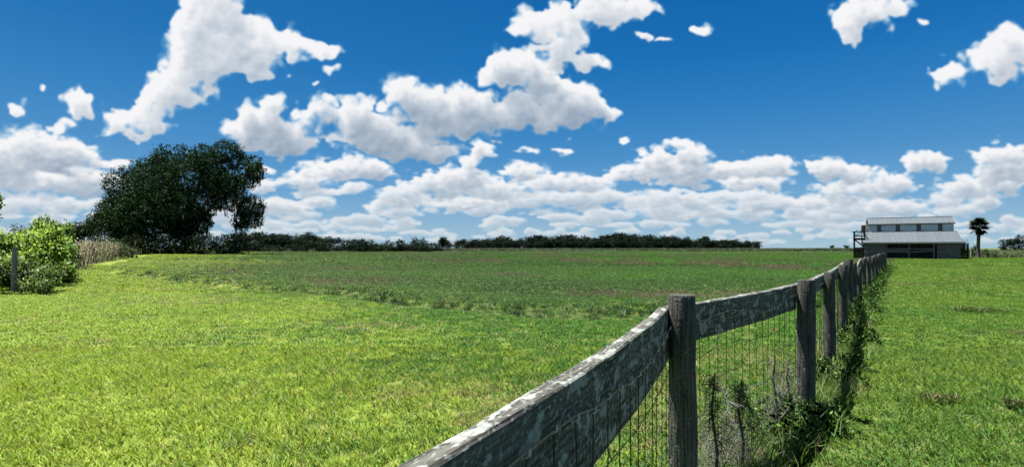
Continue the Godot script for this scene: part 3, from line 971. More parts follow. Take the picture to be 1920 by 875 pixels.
	for e in [[250, 458, 24, 20, 76], [285, 462, 26, 16, 78], [318, 460, 26, 18, 77], [350, 462, 26, 16, 78], [385, 458, 26, 20, 78], [415, 460, 24, 17, 80], [446, 456, 20, 22, 80], [232, 465, 18, 12, 74]]:
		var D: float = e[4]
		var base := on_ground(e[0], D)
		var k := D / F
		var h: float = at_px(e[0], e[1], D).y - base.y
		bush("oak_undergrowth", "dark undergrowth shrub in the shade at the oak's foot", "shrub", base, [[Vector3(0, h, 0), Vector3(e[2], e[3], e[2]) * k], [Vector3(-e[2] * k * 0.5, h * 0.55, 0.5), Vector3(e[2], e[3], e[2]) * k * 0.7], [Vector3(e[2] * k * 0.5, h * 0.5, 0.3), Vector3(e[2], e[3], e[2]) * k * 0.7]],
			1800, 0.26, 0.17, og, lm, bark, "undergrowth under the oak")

# ---------------------------------------------------------------- fence

func board_mesh(pts: Array, h: float, thick: float, face: Material, top: Material, seed_: int) -> ArrayMesh:
	# a plank standing on edge, swept along pts (its upper far edge), thickness towards the viewer's side; slightly rough edges
	var out := ArrayMesh.new()
	var c := 0.006
	var prof := [Vector2(0, 0), Vector2(thick, 0), Vector2(thick + c, -c), Vector2(thick + c, -h + c), Vector2(thick, -h), Vector2(0, -h), Vector2(-c, -h + c), Vector2(-c, -c)]
	var rings := []
	var lens := []
	var l := 0.0
	for i in pts.size():
		var t: Vector3 = (pts[mini(i + 1, pts.size() - 1)] - pts[maxi(i - 1, 0)]).normalized()
		var s := t.cross(Vector3.UP).normalized()      # to the right of the run
		if i: l += (pts[i] - pts[i - 1]).length()
		lens.append(l)
		var ring := []
		for k in 8:
			var p: Vector2 = prof[k]
			var j := 0.004 * n_fine.get_noise_3d(l * 60.0, k * 9.0, seed_ * 31.0) + 0.005 * n_mid.get_noise_3d(l * 9.0, k * 5.0, seed_ * 17.0)
			ring.append(pts[i] + s * p.x + Vector3(0, p.y + j, 0))
		rings.append(ring)
	for pass_ in 2:
		var st := SurfaceTool.new()
		st.begin(Mesh.PRIMITIVE_TRIANGLES)
		st.set_smooth_group(-1)
		for k in 8:
			if (k == 0) != (pass_ == 1): continue
			var k2 := (k + 1) % 8
			var v0: float = [0.0, 0.05, 0.06, 0.36, 0.37, 0.42, 0.43, 0.73][k]
			var v1: float = [0.05, 0.06, 0.06 + h, 0.37, 0.42, 0.43, 0.43 + h, 0.74][k]
			for i in range(1, pts.size()):
				var o := seed_ * 0.37
				quad(st, rings[i - 1][k], rings[i][k], rings[i][k2], rings[i - 1][k2], [Vector2(lens[i - 1] + o, v0), Vector2(lens[i] + o, v0), Vector2(lens[i] + o, v1), Vector2(lens[i - 1] + o, v1)])
		if pass_ == 0:
			for e in [0, pts.size() - 1]:
				for k in range(1, 7):
					var tr := [0, k, k + 1] if e == 0 else [0, k + 1, k]
					for q in tr:
						st.set_uv(Vector2(prof[q].x, prof[q].y))
						st.add_vertex(rings[e][q])
		st.generate_normals()
		st.commit(out)
	out.surface_set_material(0, face)
	out.surface_set_material(1, top)
	return out

func make_fence() -> void:
	var front := wood_mat(wood_texture(5, Color(0.022, 0.024, 0.021), Color(0.125, 0.125, 0.113), Color(0.26, 0.28, 0.265), 0.15), Vector3(0.36, 2.1, 1), 0.35)
	var top := front
	var pt := wood_texture(8, Color(0.02, 0.021, 0.019), Color(0.10, 0.10, 0.092), Color(0.14, 0.148, 0.14), -0.1)
	var postm := wood_mat(pt, Vector3(0.6, 2.0, 1), 0.5)
	var dark := mat(Color(0.03, 0.03, 0.028), 0.7, 0.3)
	var rust := mat(Color(0.25, 0.165, 0.11), 0.6, 0.2)
	var shiny := mat(Color(0.42, 0.42, 0.42), 0.45, 0.6)
	var fence := thing("board_and_wire_fence", "weathered grey fence of wooden posts, single top boards and woven wire, running to the barn", "fence", Vector3(posts[1][0], 0, -posts[1][1]))
	var o := fence.position
	rng.seed = 12
	# posts
	for i in posts.size():
		var p: Array = posts[i]
		var g := ground_y(p[0], p[1])
		var b := Vector3(p[0], g, -p[1]) - o
		var r := 0.074 if i < 3 else rng.randf_range(0.062, 0.076)
		var tilt := Vector3(rng.randf_range(-0.015, 0.015), 0, rng.randf_range(-0.015, 0.015))
		var hgt: float = p[2]
		var pts := []
		var rad := []
		for k in 9:
			var t := k / 8.0
			pts.append(b + Vector3(0, lerpf(-0.35, hgt - 0.012, t), 0) + tilt * t)
			rad.append(r * (1.04 - 0.06 * t))
		pts.append(b + Vector3(0, hgt, 0) + tilt)
		rad.append(r * 0.9)
		part("post", tube_mesh(pts, rad, 18, 0.13), postm, fence)
	# boards and wire, bay by bay, on the far side of the posts
	for i in range(1, posts.size()):
		var A: Array = posts[i - 1]
		var B: Array = posts[i]
		var a := Vector3(A[0], 1.17 + A[3] + ground_y(A[0], A[1]), -A[1])
		var b := Vector3(B[0], 1.17 + B[3] + ground_y(B[0], B[1]), -B[1])
		var dir := (b - a); dir.y = 0; dir = dir.normalized()
		var right := dir.cross(Vector3.UP).normalized()
		var shift := right * -0.135
		var h: float = 0.295 if i == 1 else 0.225 if i == 2 else rng.randf_range(0.17, 0.2)
		var end := b - dir * (0.02 if i == 1 else 0.0)
		var begin := a
		var n := 28 if i < 3 else 8
		var pts := []
		for k in n + 1:
			var t := float(k) / n
			# the first board is bowed, the others sag a little
			var bend := right * (0.07 * 4.0 * t * (1.0 - t)) if i == 1 else Vector3.ZERO
			pts.append(begin.lerp(end, t) + shift + bend - Vector3(0, 0.012 * 4.0 * t * (1.0 - t) + (rng.randf() * 0.003), 0) - o)
		part("rail_board", board_mesh(pts, h, 0.045, front, top, i), null, fence)
		if i < 4:
			for e in [[pts[n], -0.05], [pts[0], 0.05]]:
				for q in [0.06, h - 0.07]:
					var c: Vector3 = e[0] + dir * e[1] + right * 0.05 - Vector3(0, q, 0)
					if e[1] < 0.0: part("nail", tube_mesh([c, c + right * 0.005], [0.006, 0.0045], 8), shiny, fence)
		if i > 9: continue
		# woven wire: uprights and line wires in front of the board
		var step := 0.152
		var len_ := (b - a).length()
		var count := int(len_ / step)
		var wire_r := 0.0022 if i < 3 else 0.0026
		var tops := []
		for k in range(0, count + 1):
			var t := (k + 0.5) / (count + 1)
			var bend := right * (0.07 * 4.0 * t * (1.0 - t)) if i == 1 else Vector3.ZERO
			var drop := 0.125 + 0.035 * sin(t * 9.0 + i) + rng.randf_range(-0.008, 0.008)
			tops.append(a.lerp(b, t) + shift + right * 0.060 + bend - Vector3(0, drop, 0) - o)
		for k in tops.size():
			var q: Vector3 = tops[k]
			var foot := q + Vector3(rng.randf_range(-0.012, 0.012), 0, rng.randf_range(-0.012, 0.012)); foot.y = ground_y(foot.x + o.x, -(foot.z + o.z)) - 0.02
			part("upright_wire", tube_mesh([q, q.lerp(foot, 0.5) + rnd_dir() * 0.006, foot], [wire_r, wire_r, wire_r], 5), dark, fence)
		var heights := [1.0, 0.80, 0.62, 0.45, 0.30, 0.16, 0.04] if i < 4 else [1.0, 0.66, 0.33, 0.05]
		for hh in heights:
			var line := []
			for k in tops.size():
				var q: Vector3 = tops[k]
				var gy := ground_y(q.x + o.x, -(q.z + o.z))
				line.append(Vector3(q.x, lerpf(gy, q.y, hh), q.z) + Vector3(0, rng.randf_range(-0.006, 0.006), 0) + right * 0.004)
			line.push_front(a + shift + right * 0.060 - Vector3(0, (1.0 - hh) * 1.04 + 0.12, 0) - o)
			line.append(b + shift + right * 0.060 - Vector3(0, (1.0 - hh) * 1.04 + 0.12, 0) - o)
			var rr := []
			rr.resize(line.size())
			rr.fill(0.0029 if hh == 1.0 else wire_r * 0.9)
			var w := part("top_wire" if hh == 1.0 else "line_wire", tube_mesh(line, rr, 5), rust if hh == 1.0 else dark, fence)
			if hh == 1.0 and i < 4:
				for q in tops:
					part("wire_knot", tube_mesh([q + Vector3(-0.004, -0.012, 0), q + Vector3(0.0, -0.004, 0) + right * 0.006, q + Vector3(0.005, 0.009, 0) + right * 0.003], [0.003, 0.0055, 0.0028], 7), shiny, w)

func make_fence_plants(lm: Material, bark: Material) -> void:
	rng.seed = 200
	var gm := leaf_mat(0.5, 0.65)
	# grey dead vine hanging in the wire of the second bay
	var vm := leaf_mat(1.0, 0.8)
	for e in [[1338.0, 3.12, 0.74, 0.07, 0.17, 620, "shaggy grey dead vine climbing the fence wire beside the broad front post"], [1388.0, 3.42, 0.62, 0.10, 0.27, 1000, "wide tangle of grey dead vine hanging on the fence wire"], [1478.0, 4.45, 0.55, 0.05, 0.12, 300, "thin grey vine wisp against the wire next to the second bay's far post"], [1452.0, 4.2, 0.62, 0.04, 0.09, 240, "wispy grey strand of vine in the middle of the wire bay"]]:
		var base := on_ground(e[0], e[1])
		var t := thing("dead_vine", e[6], "vine", base)
		var L := Leaves.new()
		for i in e[5]:
			var hh: float = pow(rng.randf(), 1.4) * e[2]
			var w: float = lerpf(e[4], e[3] * 0.3, hh / e[2])
			var p := Vector3(rng.randfn(0.0, 0.5) * w, hh + 0.02, rng.randfn(0.0, 0.4) * w)
			var c: Color = [Color(0.11, 0.115, 0.105), Color(0.16, 0.165, 0.155), Color(0.26, 0.265, 0.25), Color(0.10, 0.095, 0.075)][rng.randi() % 4]
			var s := rng.randf_range(0.03, 0.09)
			var q1 := p + Vector3(rng.randf_range(-s, s), rng.randf_range(-s * 1.5, s * 0.6), rng.randf_range(-s, s) * 0.7)
			var q2 := q1 + Vector3(rng.randf_range(-s, s), rng.randf_range(-s * 1.5, s * 0.4), rng.randf_range(-s, s) * 0.7)
			q1.y = maxf(q1.y, 0.005); q2.y = maxf(q2.y, 0.005)
			L.strand([p, q1, q2], rng.randf_range(0.0018, 0.0036), vary(c, 0.3), rng.randf() * TAU, 0.45)
		part("tangle", L.mesh(), vm, t).set_meta("kind", "stuff")
		part("stem", tube_mesh([Vector3(0, -0.05, 0), Vector3(0.02, e[2] * 0.4, 0.01), Vector3(-0.01, e[2] * 0.75, 0), Vector3(0.01, e[2] * 1.05, 0)], [0.012, 0.01, 0.007, 0.004], 6), bark, t)
	# leafy weeds along the fence foot
	var dk := [Color(0.09, 0.2, 0.04), Color(0.115, 0.22, 0.042), Color(0.08, 0.17, 0.04)]
	var md := [Color(0.075, 0.17, 0.026), Color(0.095, 0.19, 0.03), Color(0.06, 0.13, 0.026)]
	for e in [[1492, 4.35, 0.30, 0.36, 0, "big dark leafy weed at the foot of the next post past the broad front one"], [1538, 4.45, 0.2, 0.22, 1, "green leafy weed spreading from the big dark weed into the paddock"], [1470, 4.0, 0.17, 0.2, 0, "dark weed under the wire just before the next post past the broad front one"],
		[1548, 5.9, 0.3, 0.32, 0, "dark green weed clump two bays past the broad front post, under the wire"], [1585, 6.6, 0.22, 0.24, 1, "bright weed mound beside the third post"], [1572, 7.7, 0.3, 0.34, 0, "dark weed clump past the third post"], [1598, 8.9, 0.34, 0.42, 1, "bushy weed at the fourth post's foot"],
		[1630, 8.4, 0.2, 0.18, 1, "small weed standing a step off the fence in the paddock"], [1606, 10.6, 0.38, 0.5, 0, "leafy weed hiding the fifth post's foot"], [1614, 12.6, 0.36, 0.52, 1, "weed clump climbing the wire at the sixth post"], [1634, 12.4, 0.26, 0.4, 0, "dark upright weed just off the fence near the sixth post"]]:
		var base := on_ground(e[0], e[1])
		var w: float = e[2] * 0.9
		var h: float = e[3] * 0.75
		var t := bush("fence_weed", e[5], "weed", base, [[Vector3(0, h * 0.55, 0), Vector3(w, h * 0.55, w)], [Vector3(-w * 0.6, h * 0.3, 0.1), Vector3(w, h * 0.35, w) * 0.8], [Vector3(w * 0.6, h * 0.25, 0.05), Vector3(w, h * 0.35, w) * 0.8], [Vector3(0.0, h * 0.9, 0), Vector3(w, h * 0.4, w) * 0.5]],
			int(900 * clampf(w / 0.25, 0.6, 1.6)), 0.045, 0.02, dk if e[4] == 0 else md, lm, bark, "", 12)
		var L := Leaves.new()
		for i in 60:
			var a := rng.randf() * TAU
			var p := Vector3(cos(a), 0, sin(a)) * rng.randf() * w * 1.2
			L.blade(p, Vector3(cos(a), 0, sin(a)) * rng.randf_range(0.03, 0.16), rng.randf_range(0.4, 1.1) * h, 0.008, rng.randf() * TAU, vary(md[rng.randi() % 3] * (2.2 if rng.randf() < 0.12 else 1.0), 0.3))
		part("grass_blades", L.mesh(), lm, t).set_meta("kind", "stuff")
	var bb := on_ground(1503.0, 4.0)
	var leafy := thing("broad_leaf_weed", "single round yellow green leaf low among the dark weeds", "weed", bb)
	var R := Leaves.new()
	for k in 10:
		var a := TAU * k / 10.0
		var b := TAU * (k + 1) / 10.0
		R.tri(Vector3(0, 0.12, 0.02), Vector3(cos(a) * 0.024, 0.12 + sin(a) * 0.03, 0.012), Vector3(cos(b) * 0.024, 0.12 + sin(b) * 0.03, 0.012), Vector3(0, 0.5, 0.85), Color(0.13, 0.2, 0.03))
	part("leaf_blade", R.mesh(), lm, leafy)
	part("stem", tube_mesh([Vector3(0, -0.03, -0.02), Vector3(0.006, 0.05, 0), Vector3(0, 0.12, 0.012)], [0.003, 0.0025, 0.002], 5), bark, leafy)
	# further along the fence
	var protos := []
	for k in 3:
		var t := Node3D.new()
		var L := Leaves.new()
		clump(L, [[Vector3(0, 0.25, 0), Vector3(0.32, 0.25, 0.32)], [Vector3(0.2, 0.4, 0.1), Vector3(0.2, 0.2, 0.2)], [Vector3(-0.25, 0.2, 0), Vector3(0.25, 0.2, 0.25)]], 420, 0.07, 0.035, dk if k != 1 else md)
		part("foliage", L.mesh(), lm, t)
		part("stem", tube_mesh([Vector3(0, -0.05, 0), Vector3(0.02, 0.2, 0), Vector3(0.05, 0.42, 0.02)], [0.008, 0.006, 0.003], 5), bark, t)
		protos.append(t)
	for i in 26:
		var d := 13.8 + i * 0.95 + rng.randf_range(-0.3, 0.3)
		var x := fence_x(d) + rng.randf_range(0.0, 0.5)
		var s := rng.randf_range(0.45, 0.95)
		var o := copy(protos[rng.randi() % 3], "fence_line_weed", "small green weed along the far stretch of fence toward the barn", Vector3(x, ground_y(x, d), -d), rng.randf() * TAU, Vector3(s, s * rng.randf_range(0.8, 1.4), s), "weeds along the far fence")
		tag(o, "", "weed")
	for t in protos: t.free()
	# uncut grass along the wire
	var tallg := tuft(130, 22, 0.1, 0.06, 0.2, 0.007, 0.6)
	var spots := []
	for i in 1900:
		var d := 2.9 + 24.0 * pow(rng.randf(), 1.8)
		var x := fence_x(d) + rng.randfn(0.03, 0.13 + 0.006 * d)
		var s := rng.randf_range(0.6, 1.25)
		var c := Color(0.06, 0.125, 0.02) if rng.randf() < 0.6 else Color(0.105, 0.17, 0.03)
		if rng.randf() < 0.1: c = Color(0.17, 0.15, 0.09)
		spots.append([Transform3D(Basis(Vector3.UP, rng.randf() * TAU).scaled(Vector3(s, s, s)), Vector3(x, ground_y(x, d), -d)), vary(c, 0.3)])
	scatter("uncut_grass", tallg, gm, spots, "taller uncut grass under the fence wire", "grass")
	# cut dry grass lying in the paddock
	for e in [[1768, 758, 0.15, "brown heap of dry cut grass lying in the paddock"], [1905, 768, 0.08, "thin brown scatter of dry cut grass at the paddock's edge"], [1830, 585, 0.5, "pale dry grass patch halfway across the paddock"]]:
		var d: float = EYE * F / (e[1] - HORIZON)
		var base := on_ground(e[0], d)
		var t := thing("dry_grass_heap", e[3], "dry grass", base)
		var L := Leaves.new()
		for i in int(900 * e[2] + 90):
			var a := rng.randf() * TAU
			var r: float = e[2] * sqrt(rng.randf()) * (1.0 + 0.3 * sin(a * 3.0 + e[0]))
			var p := Vector3(cos(a) * r * 1.35, 0.045 + rng.randf() * 0.06 * (1.0 - r / (e[2] * 1.5)), sin(a) * r * 0.8)
			var dir := Vector3(rng.randf_range(-1, 1), rng.randf_range(-0.1, 0.35), rng.randf_range(-1, 1)).normalized()
			L.leaf(p, dir, dir.cross(Vector3.UP).normalized(), rng.randf_range(0.05, 0.14), 0.007 if e[2] < 0.4 else 0.016, vary([Color(0.27, 0.23, 0.15), Color(0.33, 0.28, 0.19), Color(0.19, 0.17, 0.09)][rng.randi() % 3], 0.25), 0.75)
		part("straw", L.mesh(), gm, t).set_meta("kind", "stuff")


# ---------------------------------------------------------------- barn

func make_barn(lm: Material, bark: Material) -> void:
	var yaw := deg_to_rad(-31.0)
	var D := 75.0
	var base := on_ground(1709.0, D)
	var barn := thing("two_storey_barn", "grey timber barn with a metal lean-to roof, open bays below and a windowed upper storey", "barn", base, yaw)
	var k := D / F
	var A := 91.0 * k / (cos(yaw) + 0.749 * sin(-yaw))     # half the front
	var s := A / 91.0
	var X := func(px: float) -> float: return (px - 1709.0) * s
	var plank_t := wood_texture(21, Color(0.042, 0.04, 0.046), Color(0.14, 0.135, 0.148), Color(0.185, 0.17, 0.165), -0.05, 384, 128)
	var plank := wood_mat(plank_t, Vector3(0.35, 0.5, 0.35), 0.3); plank.uv1_triplanar = true
	var pale := wood_mat(wood_texture(22, Color(0.36, 0.4, 0.43), Color(0.5, 0.54, 0.57), Color(0.3, 0.32, 0.33), -0.1, 384, 128), Vector3(0.3, 0.3, 0.3), 0.1); pale.uv1_triplanar = true
	var streaks := speckle(60, 256, 0.75, 1.2, 0.03, 0.09)
	var tin := mat(Color(0.075, 0.095, 0.112), 0.6, 0.1)
	var tin2 := mat(Color(0.067, 0.085, 0.1), 0.65, 0.1)
	for tm in [tin, tin2]:
		tm.albedo_texture = streaks
		tm.uv1_triplanar = true
		tm.uv1_scale = Vector3(0.5, 0.12, 0.12)
	var white := mat(Color(0.3, 0.3, 0.31), 0.6)
	var glass := mat(Color(0.04, 0.05, 0.06), 0.08)
	rng.seed = 300
	var eave := 2.28
	# planked walls of the lower front
	for seg in [[1619.0, 1661.0], [1760.0, 1799.0]]:
		for r in 8:
			var y := 0.14 + r * 0.277
			part("plank", boxes([[Vector3(X.call((seg[0] + seg[1]) * 0.5) + rng.randf_range(-0.03, 0.03), y, -0.05 + rng.randf_range(-0.012, 0.012)), Vector3((seg[1] - seg[0]) * s, 0.262, 0.04), Basis(Vector3.BACK, rng.randf_range(-0.006, 0.006))]]), plank, barn)
	# posts of the open bays
	for px in [1662.0, 1705.5, 1751.5, 1758.5]:
		part("post", boxes([[Vector3(X.call(px), eave * 0.5, 0.03), Vector3(0.17, eave, 0.15)]]), plank, barn)
	# rails across the bays, some sagging
	for b in [[1662.0, 1705.5, 1.40, 1.42, 0.16], [1662.0, 1705.5, 1.05, 0.98, 0.22], [1705.5, 1751.5, 1.40, 1.40, 0.16], [1705.5, 1751.5, 0.98, 1.12, 0.16], [1662.0, 1705.5, 1.24, 1.2, 0.1]]:
		var x0: float = X.call(b[0])
		var x1: float = X.call(b[1])
		part("rail", boxes([[Vector3((x0 + x1) * 0.5, (b[2] + b[3]) * 0.5, 0.13), Vector3(x1 - x0, b[4], 0.04), Basis(Vector3.BACK, atan2(b[3] - b[2], x1 - x0))]]), plank, barn)
	part("header_beam", boxes([[Vector3(0, eave - 0.1, 0.0), Vector3(A * 2.0 - 0.1, 0.2, 0.1)]]), plank, barn)
	# shell: back, sides, floor of the upper storey
	part("back_wall", boxes([[Vector3(0, 2.6, -9.0), Vector3(A * 2.0, 5.2, 0.12)]]), plank, barn)
	for sd in [-1.0, 1.0]:
		part("side_wall", boxes([[Vector3(sd * (A - 0.12), 1.13, -4.5), Vector3(0.1, 2.26, 8.8)], [Vector3(sd * (A - 0.62), 3.8, -6.5), Vector3(0.1, 3.0, 4.9)]]), plank, barn)
	part("inner_wall", boxes([[Vector3(0, 1.7, -4.2), Vector3(A * 2.0 - 0.4, 3.4, 0.1)]]), plank, barn)
	part("loft_floor", boxes([[Vector3(0, 3.55, -6.5), Vector3(A * 2.0 - 1.4, 0.12, 4.8)]]), plank, barn)
	# upper front wall with window openings
	var y0 := 3.55
	var y1 := 5.12
	var zf := -4.05
	var xl: float = X.call(1627.0)
	var xr: float = X.call(1797.0)
	var wins := [1652.0, 1690.0, 1731.0, 1772.0]
	var prev := xl
	for w in wins:
		var c: float = X.call(w)
		part("wall_panel", boxes([[Vector3((prev + c - 0.25) * 0.5, (y0 + y1) * 0.5, zf), Vector3(c - 0.25 - prev, y1 - y0, 0.1)]]), pale, barn)
		part("wall_panel", boxes([[Vector3(c, (y0 + 4.08) * 0.5, zf), Vector3(0.5, 4.08 - y0, 0.1)]]), pale, barn)
		part("wall_panel", boxes([[Vector3(c, (4.96 + y1) * 0.5, zf), Vector3(0.5, y1 - 4.96, 0.1)]]), pale, barn)
		var wn := part("window", boxes([[Vector3(c - 0.22, 4.52, zf + 0.03), Vector3(0.06, 0.88, 0.1)], [Vector3(c + 0.22, 4.52, zf + 0.03), Vector3(0.06, 0.88, 0.1)], [Vector3(c, 4.93, zf + 0.03), Vector3(0.38, 0.06, 0.1)], [Vector3(c, 4.11, zf + 0.03), Vector3(0.38, 0.06, 0.1)], [Vector3(c, 4.52, zf + 0.02), Vector3(0.38, 0.04, 0.06)]]), plank, barn)
		part("pane", boxes([[Vector3(c, 4.72, zf - 0.01), Vector3(0.38, 0.36, 0.012)]]), glass, wn)
		part("pane", boxes([[Vector3(c, 4.31, zf - 0.01), Vector3(0.38, 0.38, 0.012)]]), glass, wn)
		part("sill", boxes([[Vector3(c + 0.12, 4.05, zf + 0.09), Vector3(0.8, 0.05, 0.12)]]), plank, wn)
		prev = c + 0.25
	part("wall_panel", boxes([[Vector3((prev + xr) * 0.5, (y0 + y1) * 0.5, zf), Vector3(xr - prev, y1 - y0, 0.1)]]), pale, barn)
	# roofs, sheet by sheet
	for roof in [[X.call(1615.0), X.call(1803.0), Vector2(0.42, eave + 0.08), Vector2(-4.0, 3.95)], [X.call(1629.0), X.call(1800.0), Vector2(-3.86, 5.12), Vector2(-6.6, 6.12)], [X.call(1629.0), X.call(1800.0), Vector2(-9.5, 5.05), Vector2(-6.64, 6.12)]]:
		var n := 17
		var wide: float = (roof[1] - roof[0]) / n
		var a: Vector2 = roof[2]
		var b: Vector2 = roof[3]
		var mid := (a + b) * 0.5
		var long := a.distance_to(b)
		var ang := atan2(b.y - a.y, a.x - b.x)
		var bs := Basis(Vector3.RIGHT, ang)
		for i in n:
			var x: float = roof[0] + wide * (i + 0.5)
			var c := Vector3(x, mid.y + rng.randf_range(0.0, 0.008), mid.x)
			part("roof_sheet", boxes([[c, Vector3(wide - 0.02, 0.025, long), bs], [c + bs * Vector3(wide * 0.5 - 0.03, 0.022, 0), Vector3(0.04, 0.03, long - 0.004), bs], [c + bs * Vector3(0, 0.02, 0), Vector3(0.03, 0.02, long - 0.004), bs]]), tin if rng.randf() < 0.6 else tin2, barn)
	part("ridge_cap", boxes([[Vector3(X.call(1714.5), 6.145, -6.62), Vector3(X.call(1801.0) - X.call(1628.0), 0.05, 0.36)]]), tin2, barn)
	part("fascia", boxes([[Vector3(0, eave + 0.0, 0.44), Vector3(A * 2.0 + 0.3, 0.14, 0.035)]]), white, barn)
	part("upper_fascia", boxes([[Vector3(X.call(1714.5), 5.06, -3.83), Vector3(X.call(1800.0) - X.call(1629.0), 0.12, 0.035)]]), plank, barn)
	for sd in [1, -1]:
		var gx := xl + 0.02 if sd < 0 else xr - 0.02
		var st := SurfaceTool.new()
		st.begin(Mesh.PRIMITIVE_TRIANGLES)
		st.set_smooth_group(-1)
		for dx in [-0.03, 0.03]:
			for v in ([Vector3(gx + dx, 5.0, -4.0), Vector3(gx + dx, 6.06, -6.62), Vector3(gx + dx, 5.0, -9.2)] if dx > 0 else [Vector3(gx + dx, 5.0, -9.2), Vector3(gx + dx, 6.06, -6.62), Vector3(gx + dx, 5.0, -4.0)]):
				st.add_vertex(v)
		st.generate_normals()
		part("gable", st.commit(), plank, barn)
	# raised deck at the barn's end
	var timber := wood_mat(plank_t, Vector3(0.5, 0.5, 0.5), 0.2); timber.uv1_triplanar = true; timber.albedo_color = Color(0.35, 0.35, 0.35)
	var to_world := Transform3D(Basis(Vector3.UP, yaw), base)
	var dk0 := to_world * Vector3(X.call(1609.0), 0, -1.9)
	var deck := thing("raised_deck", "dark timber deck on posts with an open railing against the barn's end", "deck", Vector3(dk0.x, ground_y(dk0.x, -dk0.z), dk0.z), yaw)
	var hw := 0.62
	for sx in [-hw, hw]:
		for sz in [-1.3, 0.0, 1.3]:
			part("deck_post", boxes([[Vector3(sx, 1.98, sz), Vector3(0.15, 3.96, 0.15)]]), timber, deck)
	for i in 9:
		part("deck_board", boxes([[Vector3(-hw + 0.02 + i * 0.15, 3.0, 0), Vector3(0.135, 0.06, 2.9)]]), timber, deck)
	for sz in [-1.3, 1.3]:
		part("deck_beam", boxes([[Vector3(0, 2.86, sz + signf(sz) * 0.1), Vector3(hw * 2 + 0.3, 0.2, 0.05)]]), timber, deck)
		part("hand_rail", boxes([[Vector3(0.15, 3.98, sz), Vector3(hw * 2 + 0.7, 0.08, 0.17)]]), timber, deck)
		part("hand_rail", boxes([[Vector3(0, 3.36, sz), Vector3(hw * 2, 0.1, 0.07)]]), timber, deck)
		part("brace", boxes([[Vector3(0, 3.68, sz), Vector3(1.2, 0.07, 0.05), Basis(Vector3.BACK, 0.5)]]), timber, deck)
		part("brace", boxes([[Vector3(0, 2.3, sz + 0.01), Vector3(1.5, 0.1, 0.05), Basis(Vector3.BACK, -0.7)]]), timber, deck)
	for sx in [-hw, hw]:
		part("hand_rail", boxes([[Vector3(sx, 4.0, 0), Vector3(0.13, 0.07, 2.6)]]), timber, deck)
	for i in 6:
		part("skirt_board", boxes([[Vector3(0, 0.15 + i * 0.27, 1.33), Vector3(hw * 2 + 0.2, 0.25, 0.03)]]), timber, deck)
	for sx in [-0.35, 0.1, 0.95]:
		part("baluster", boxes([[Vector3(sx, 4.15, 1.25), Vector3(0.05, 0.36, 0.05)]]), timber, deck)
	# straggly shrub, posts and small plants at the other end
	var g := [Color(0.02, 0.042, 0.018), Color(0.028, 0.05, 0.022)]
	for e in [[1806.0, 76.0, 0.62, 2.5, 900, "dark straggly shrub against the barn's end wall", g], [1826.0, 81.0, 0.8, 1.7, 600, "dark shrub at the foot of the palm", g], [1849.0, 84.0, 0.55, 1.2, 380, "small dark bush next to the palm", g], [1866.0, 82.0, 0.7, 0.95, 420, "pale spiky plant in the unmown grass past the palm", [Color(0.11, 0.14, 0.07), Color(0.06, 0.09, 0.04)]]]:
		var p := on_ground(e[0], e[1])
		var w: float = e[2]
		var h: float = e[3]
		bush("yard_shrub", e[5], "shrub", p, [[Vector3(0, h * 0.4, 0), Vector3(w, h * 0.4, w)], [Vector3(w * 0.3, h * 0.8, 0), Vector3(w, h * 0.35, w) * 0.6], [Vector3(-w * 0.4, h * 0.75, 0.1), Vector3(w, h * 0.3, w) * 0.6]], e[4], 0.2, 0.1, e[6], lm, bark)
	for e in [[1821.5, 77.0, 1.75, "pale thin post standing between the barn and the palm"], [1815.0, 77.5, 1.95, "dark thin post at the barn's end beside the straggly shrub"]]:
		var p := on_ground(e[0], e[1])
		var t := thing("yard_post", e[3], "post", p)
		part("shaft", tube_mesh([Vector3(0, -0.2, 0), Vector3(0, e[2], 0)], [0.065, 0.055], 8), pale if e[0] > 1820 else timber, t)
		part("cap", tube_mesh([Vector3(0, e[2], 0), Vector3(0, e[2] + 0.04, 0)], [0.075, 0.03], 8), pale if e[0] > 1820 else timber, t)
	var pp := on_ground(1807.0, 75.2)
	var pen := thing("pen_panel", "dark slatted timber pen panel standing at the barn's end", "fence panel", pp, yaw)
	for sx in [-0.55, 0.55]:
		part("post", boxes([[Vector3(sx, 1.1, -0.06), Vector3(0.11, 2.3, 0.11)]]), timber, pen)
	for r in 7:
		part("slat", boxes([[Vector3(0, 0.25 + r * 0.3, 0.02), Vector3(1.3, 0.17, 0.03), Basis(Vector3.BACK, rng.randf_range(-0.03, 0.03))]]), timber, pen)
	# far sheds
	for e in [[428.0, 448.5, 240.0, 4.2, "white roofed far shed seen through the arch under the oak"], [1224.0, 466.0, 430.0, 2.4, "tiny white shed in front of the far wood"]]:
		var p := on_ground(e[0], e[2])
		var t := thing("far_shed", e[4], "shed", p)
		var ww: float = e[3]
		var hh: float = EYE - (e[1] - HORIZON) / F * e[2]
		hh = maxf(hh, 1.6)
		part("wall", boxes([[Vector3(0, (hh - 0.5) * 0.5, 0), Vector3(ww, hh - 0.5, 2.6)]]), white, t)
		part("roof", boxes([[Vector3(0, hh - 0.18, 0.85), Vector3(ww + 0.5, 0.1, 1.9), Basis(Vector3.RIGHT, 0.35)], [Vector3(0, hh - 0.18, -0.85), Vector3(ww + 0.5, 0.1, 1.9), Basis(Vector3.RIGHT, -0.35)]]), white, t)


# ---------------------------------------------------------------- everything

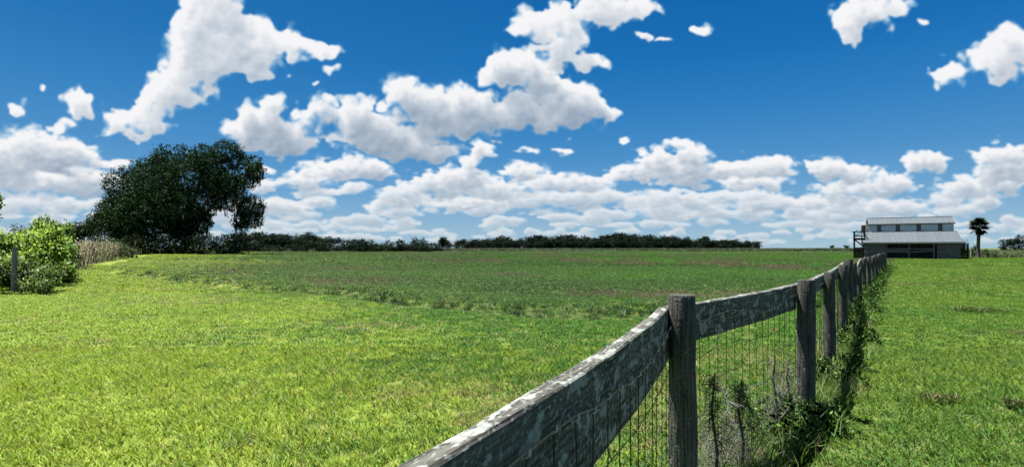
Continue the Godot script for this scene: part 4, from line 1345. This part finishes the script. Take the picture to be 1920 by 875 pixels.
func _ready() -> void:
	# camera: level, lens shifted up so that the horizon lies below the middle
	var cam := Camera3D.new()
	cam.name = "camera"
	cam.projection = Camera3D.PROJECTION_FRUSTUM
	cam.near = 0.05
	cam.far = 9000.0
	cam.size = 875.0 / F * cam.near
	cam.frustum_offset = Vector2(0, (HORIZON - 437.5) / F * cam.near)
	cam.position = Vector3(0, EYE, 0)
	add_child(cam)
	cam.current = true
	# sun: high, ahead and to the left
	var saz := deg_to_rad(-62.0)
	var sel := deg_to_rad(70.0)
	sun_dir = Vector3(sin(saz) * cos(sel), sin(sel), -cos(saz) * cos(sel))
	var env := Environment.new()
	env.background_mode = Environment.BG_SKY
	var sky := Sky.new()
	var pano := PanoramaSkyMaterial.new()
	pano.panorama = ImageTexture.create_from_image(make_sky())
	sky.sky_material = pano
	env.sky = sky
	env.background_energy_multiplier = 1.0 / EXPOSURE
	env.tonemap_mode = Environment.TONE_MAPPER_LINEAR
	env.tonemap_exposure = EXPOSURE
	env.sdfgi_enabled = true
	env.ssao_enabled = true
	env.ssil_enabled = true
	var we := WorldEnvironment.new()
	we.name = "world"
	we.environment = env
	add_child(we)
	var sun := DirectionalLight3D.new()
	sun.name = "sun"
	sun.light_energy = 1.6
	sun.light_color = Color(1.0, 0.975, 0.93)
	sun.light_angular_distance = 0.53
	sun.shadow_enabled = true
	sun.basis = Basis.looking_at(-sun_dir, Vector3.UP)
	add_child(sun)
	n_big.seed = 1; n_big.frequency = 0.012; n_big.fractal_octaves = 3
	n_mid.seed = 2; n_mid.frequency = 0.12; n_mid.fractal_octaves = 3
	n_fine.seed = 3; n_fine.frequency = 0.5; n_fine.fractal_octaves = 2
	rng.seed = 9
	print("sky ", Time.get_ticks_msec())
	make_ground()
	print("ground ", Time.get_ticks_msec())
	make_grass()
	print("grass ", Time.get_ticks_msec())
	var lm := leaf_mat(0.5, 0.55)
	var far_lm := leaf_mat(0.25, 0.8)
	var bark := wood_mat(wood_texture(15, Color(0.03, 0.028, 0.024), Color(0.10, 0.095, 0.085), Color(0.14, 0.14, 0.13), 0.0, 256, 128), Vector3(0.5, 1.0, 1.0), 0.6)
	var grey := wood_mat(wood_texture(16, Color(0.09, 0.085, 0.08), Color(0.24, 0.23, 0.22), Color(0.3, 0.3, 0.28), 0.0, 256, 128), Vector3(0.6, 2.0, 1.0), 0.4)
	make_oak(far_lm, bark)
	make_far_trees(far_lm, bark)
	make_barn(lm, bark)
	make_palm(leaf_mat(1.0, 0.5), bark)
	make_hedge(lm, bark, grey)
	print("plants ", Time.get_ticks_msec())
	make_fence()
	make_fence_plants(lm, bark)
	print("done ", Time.get_ticks_msec())
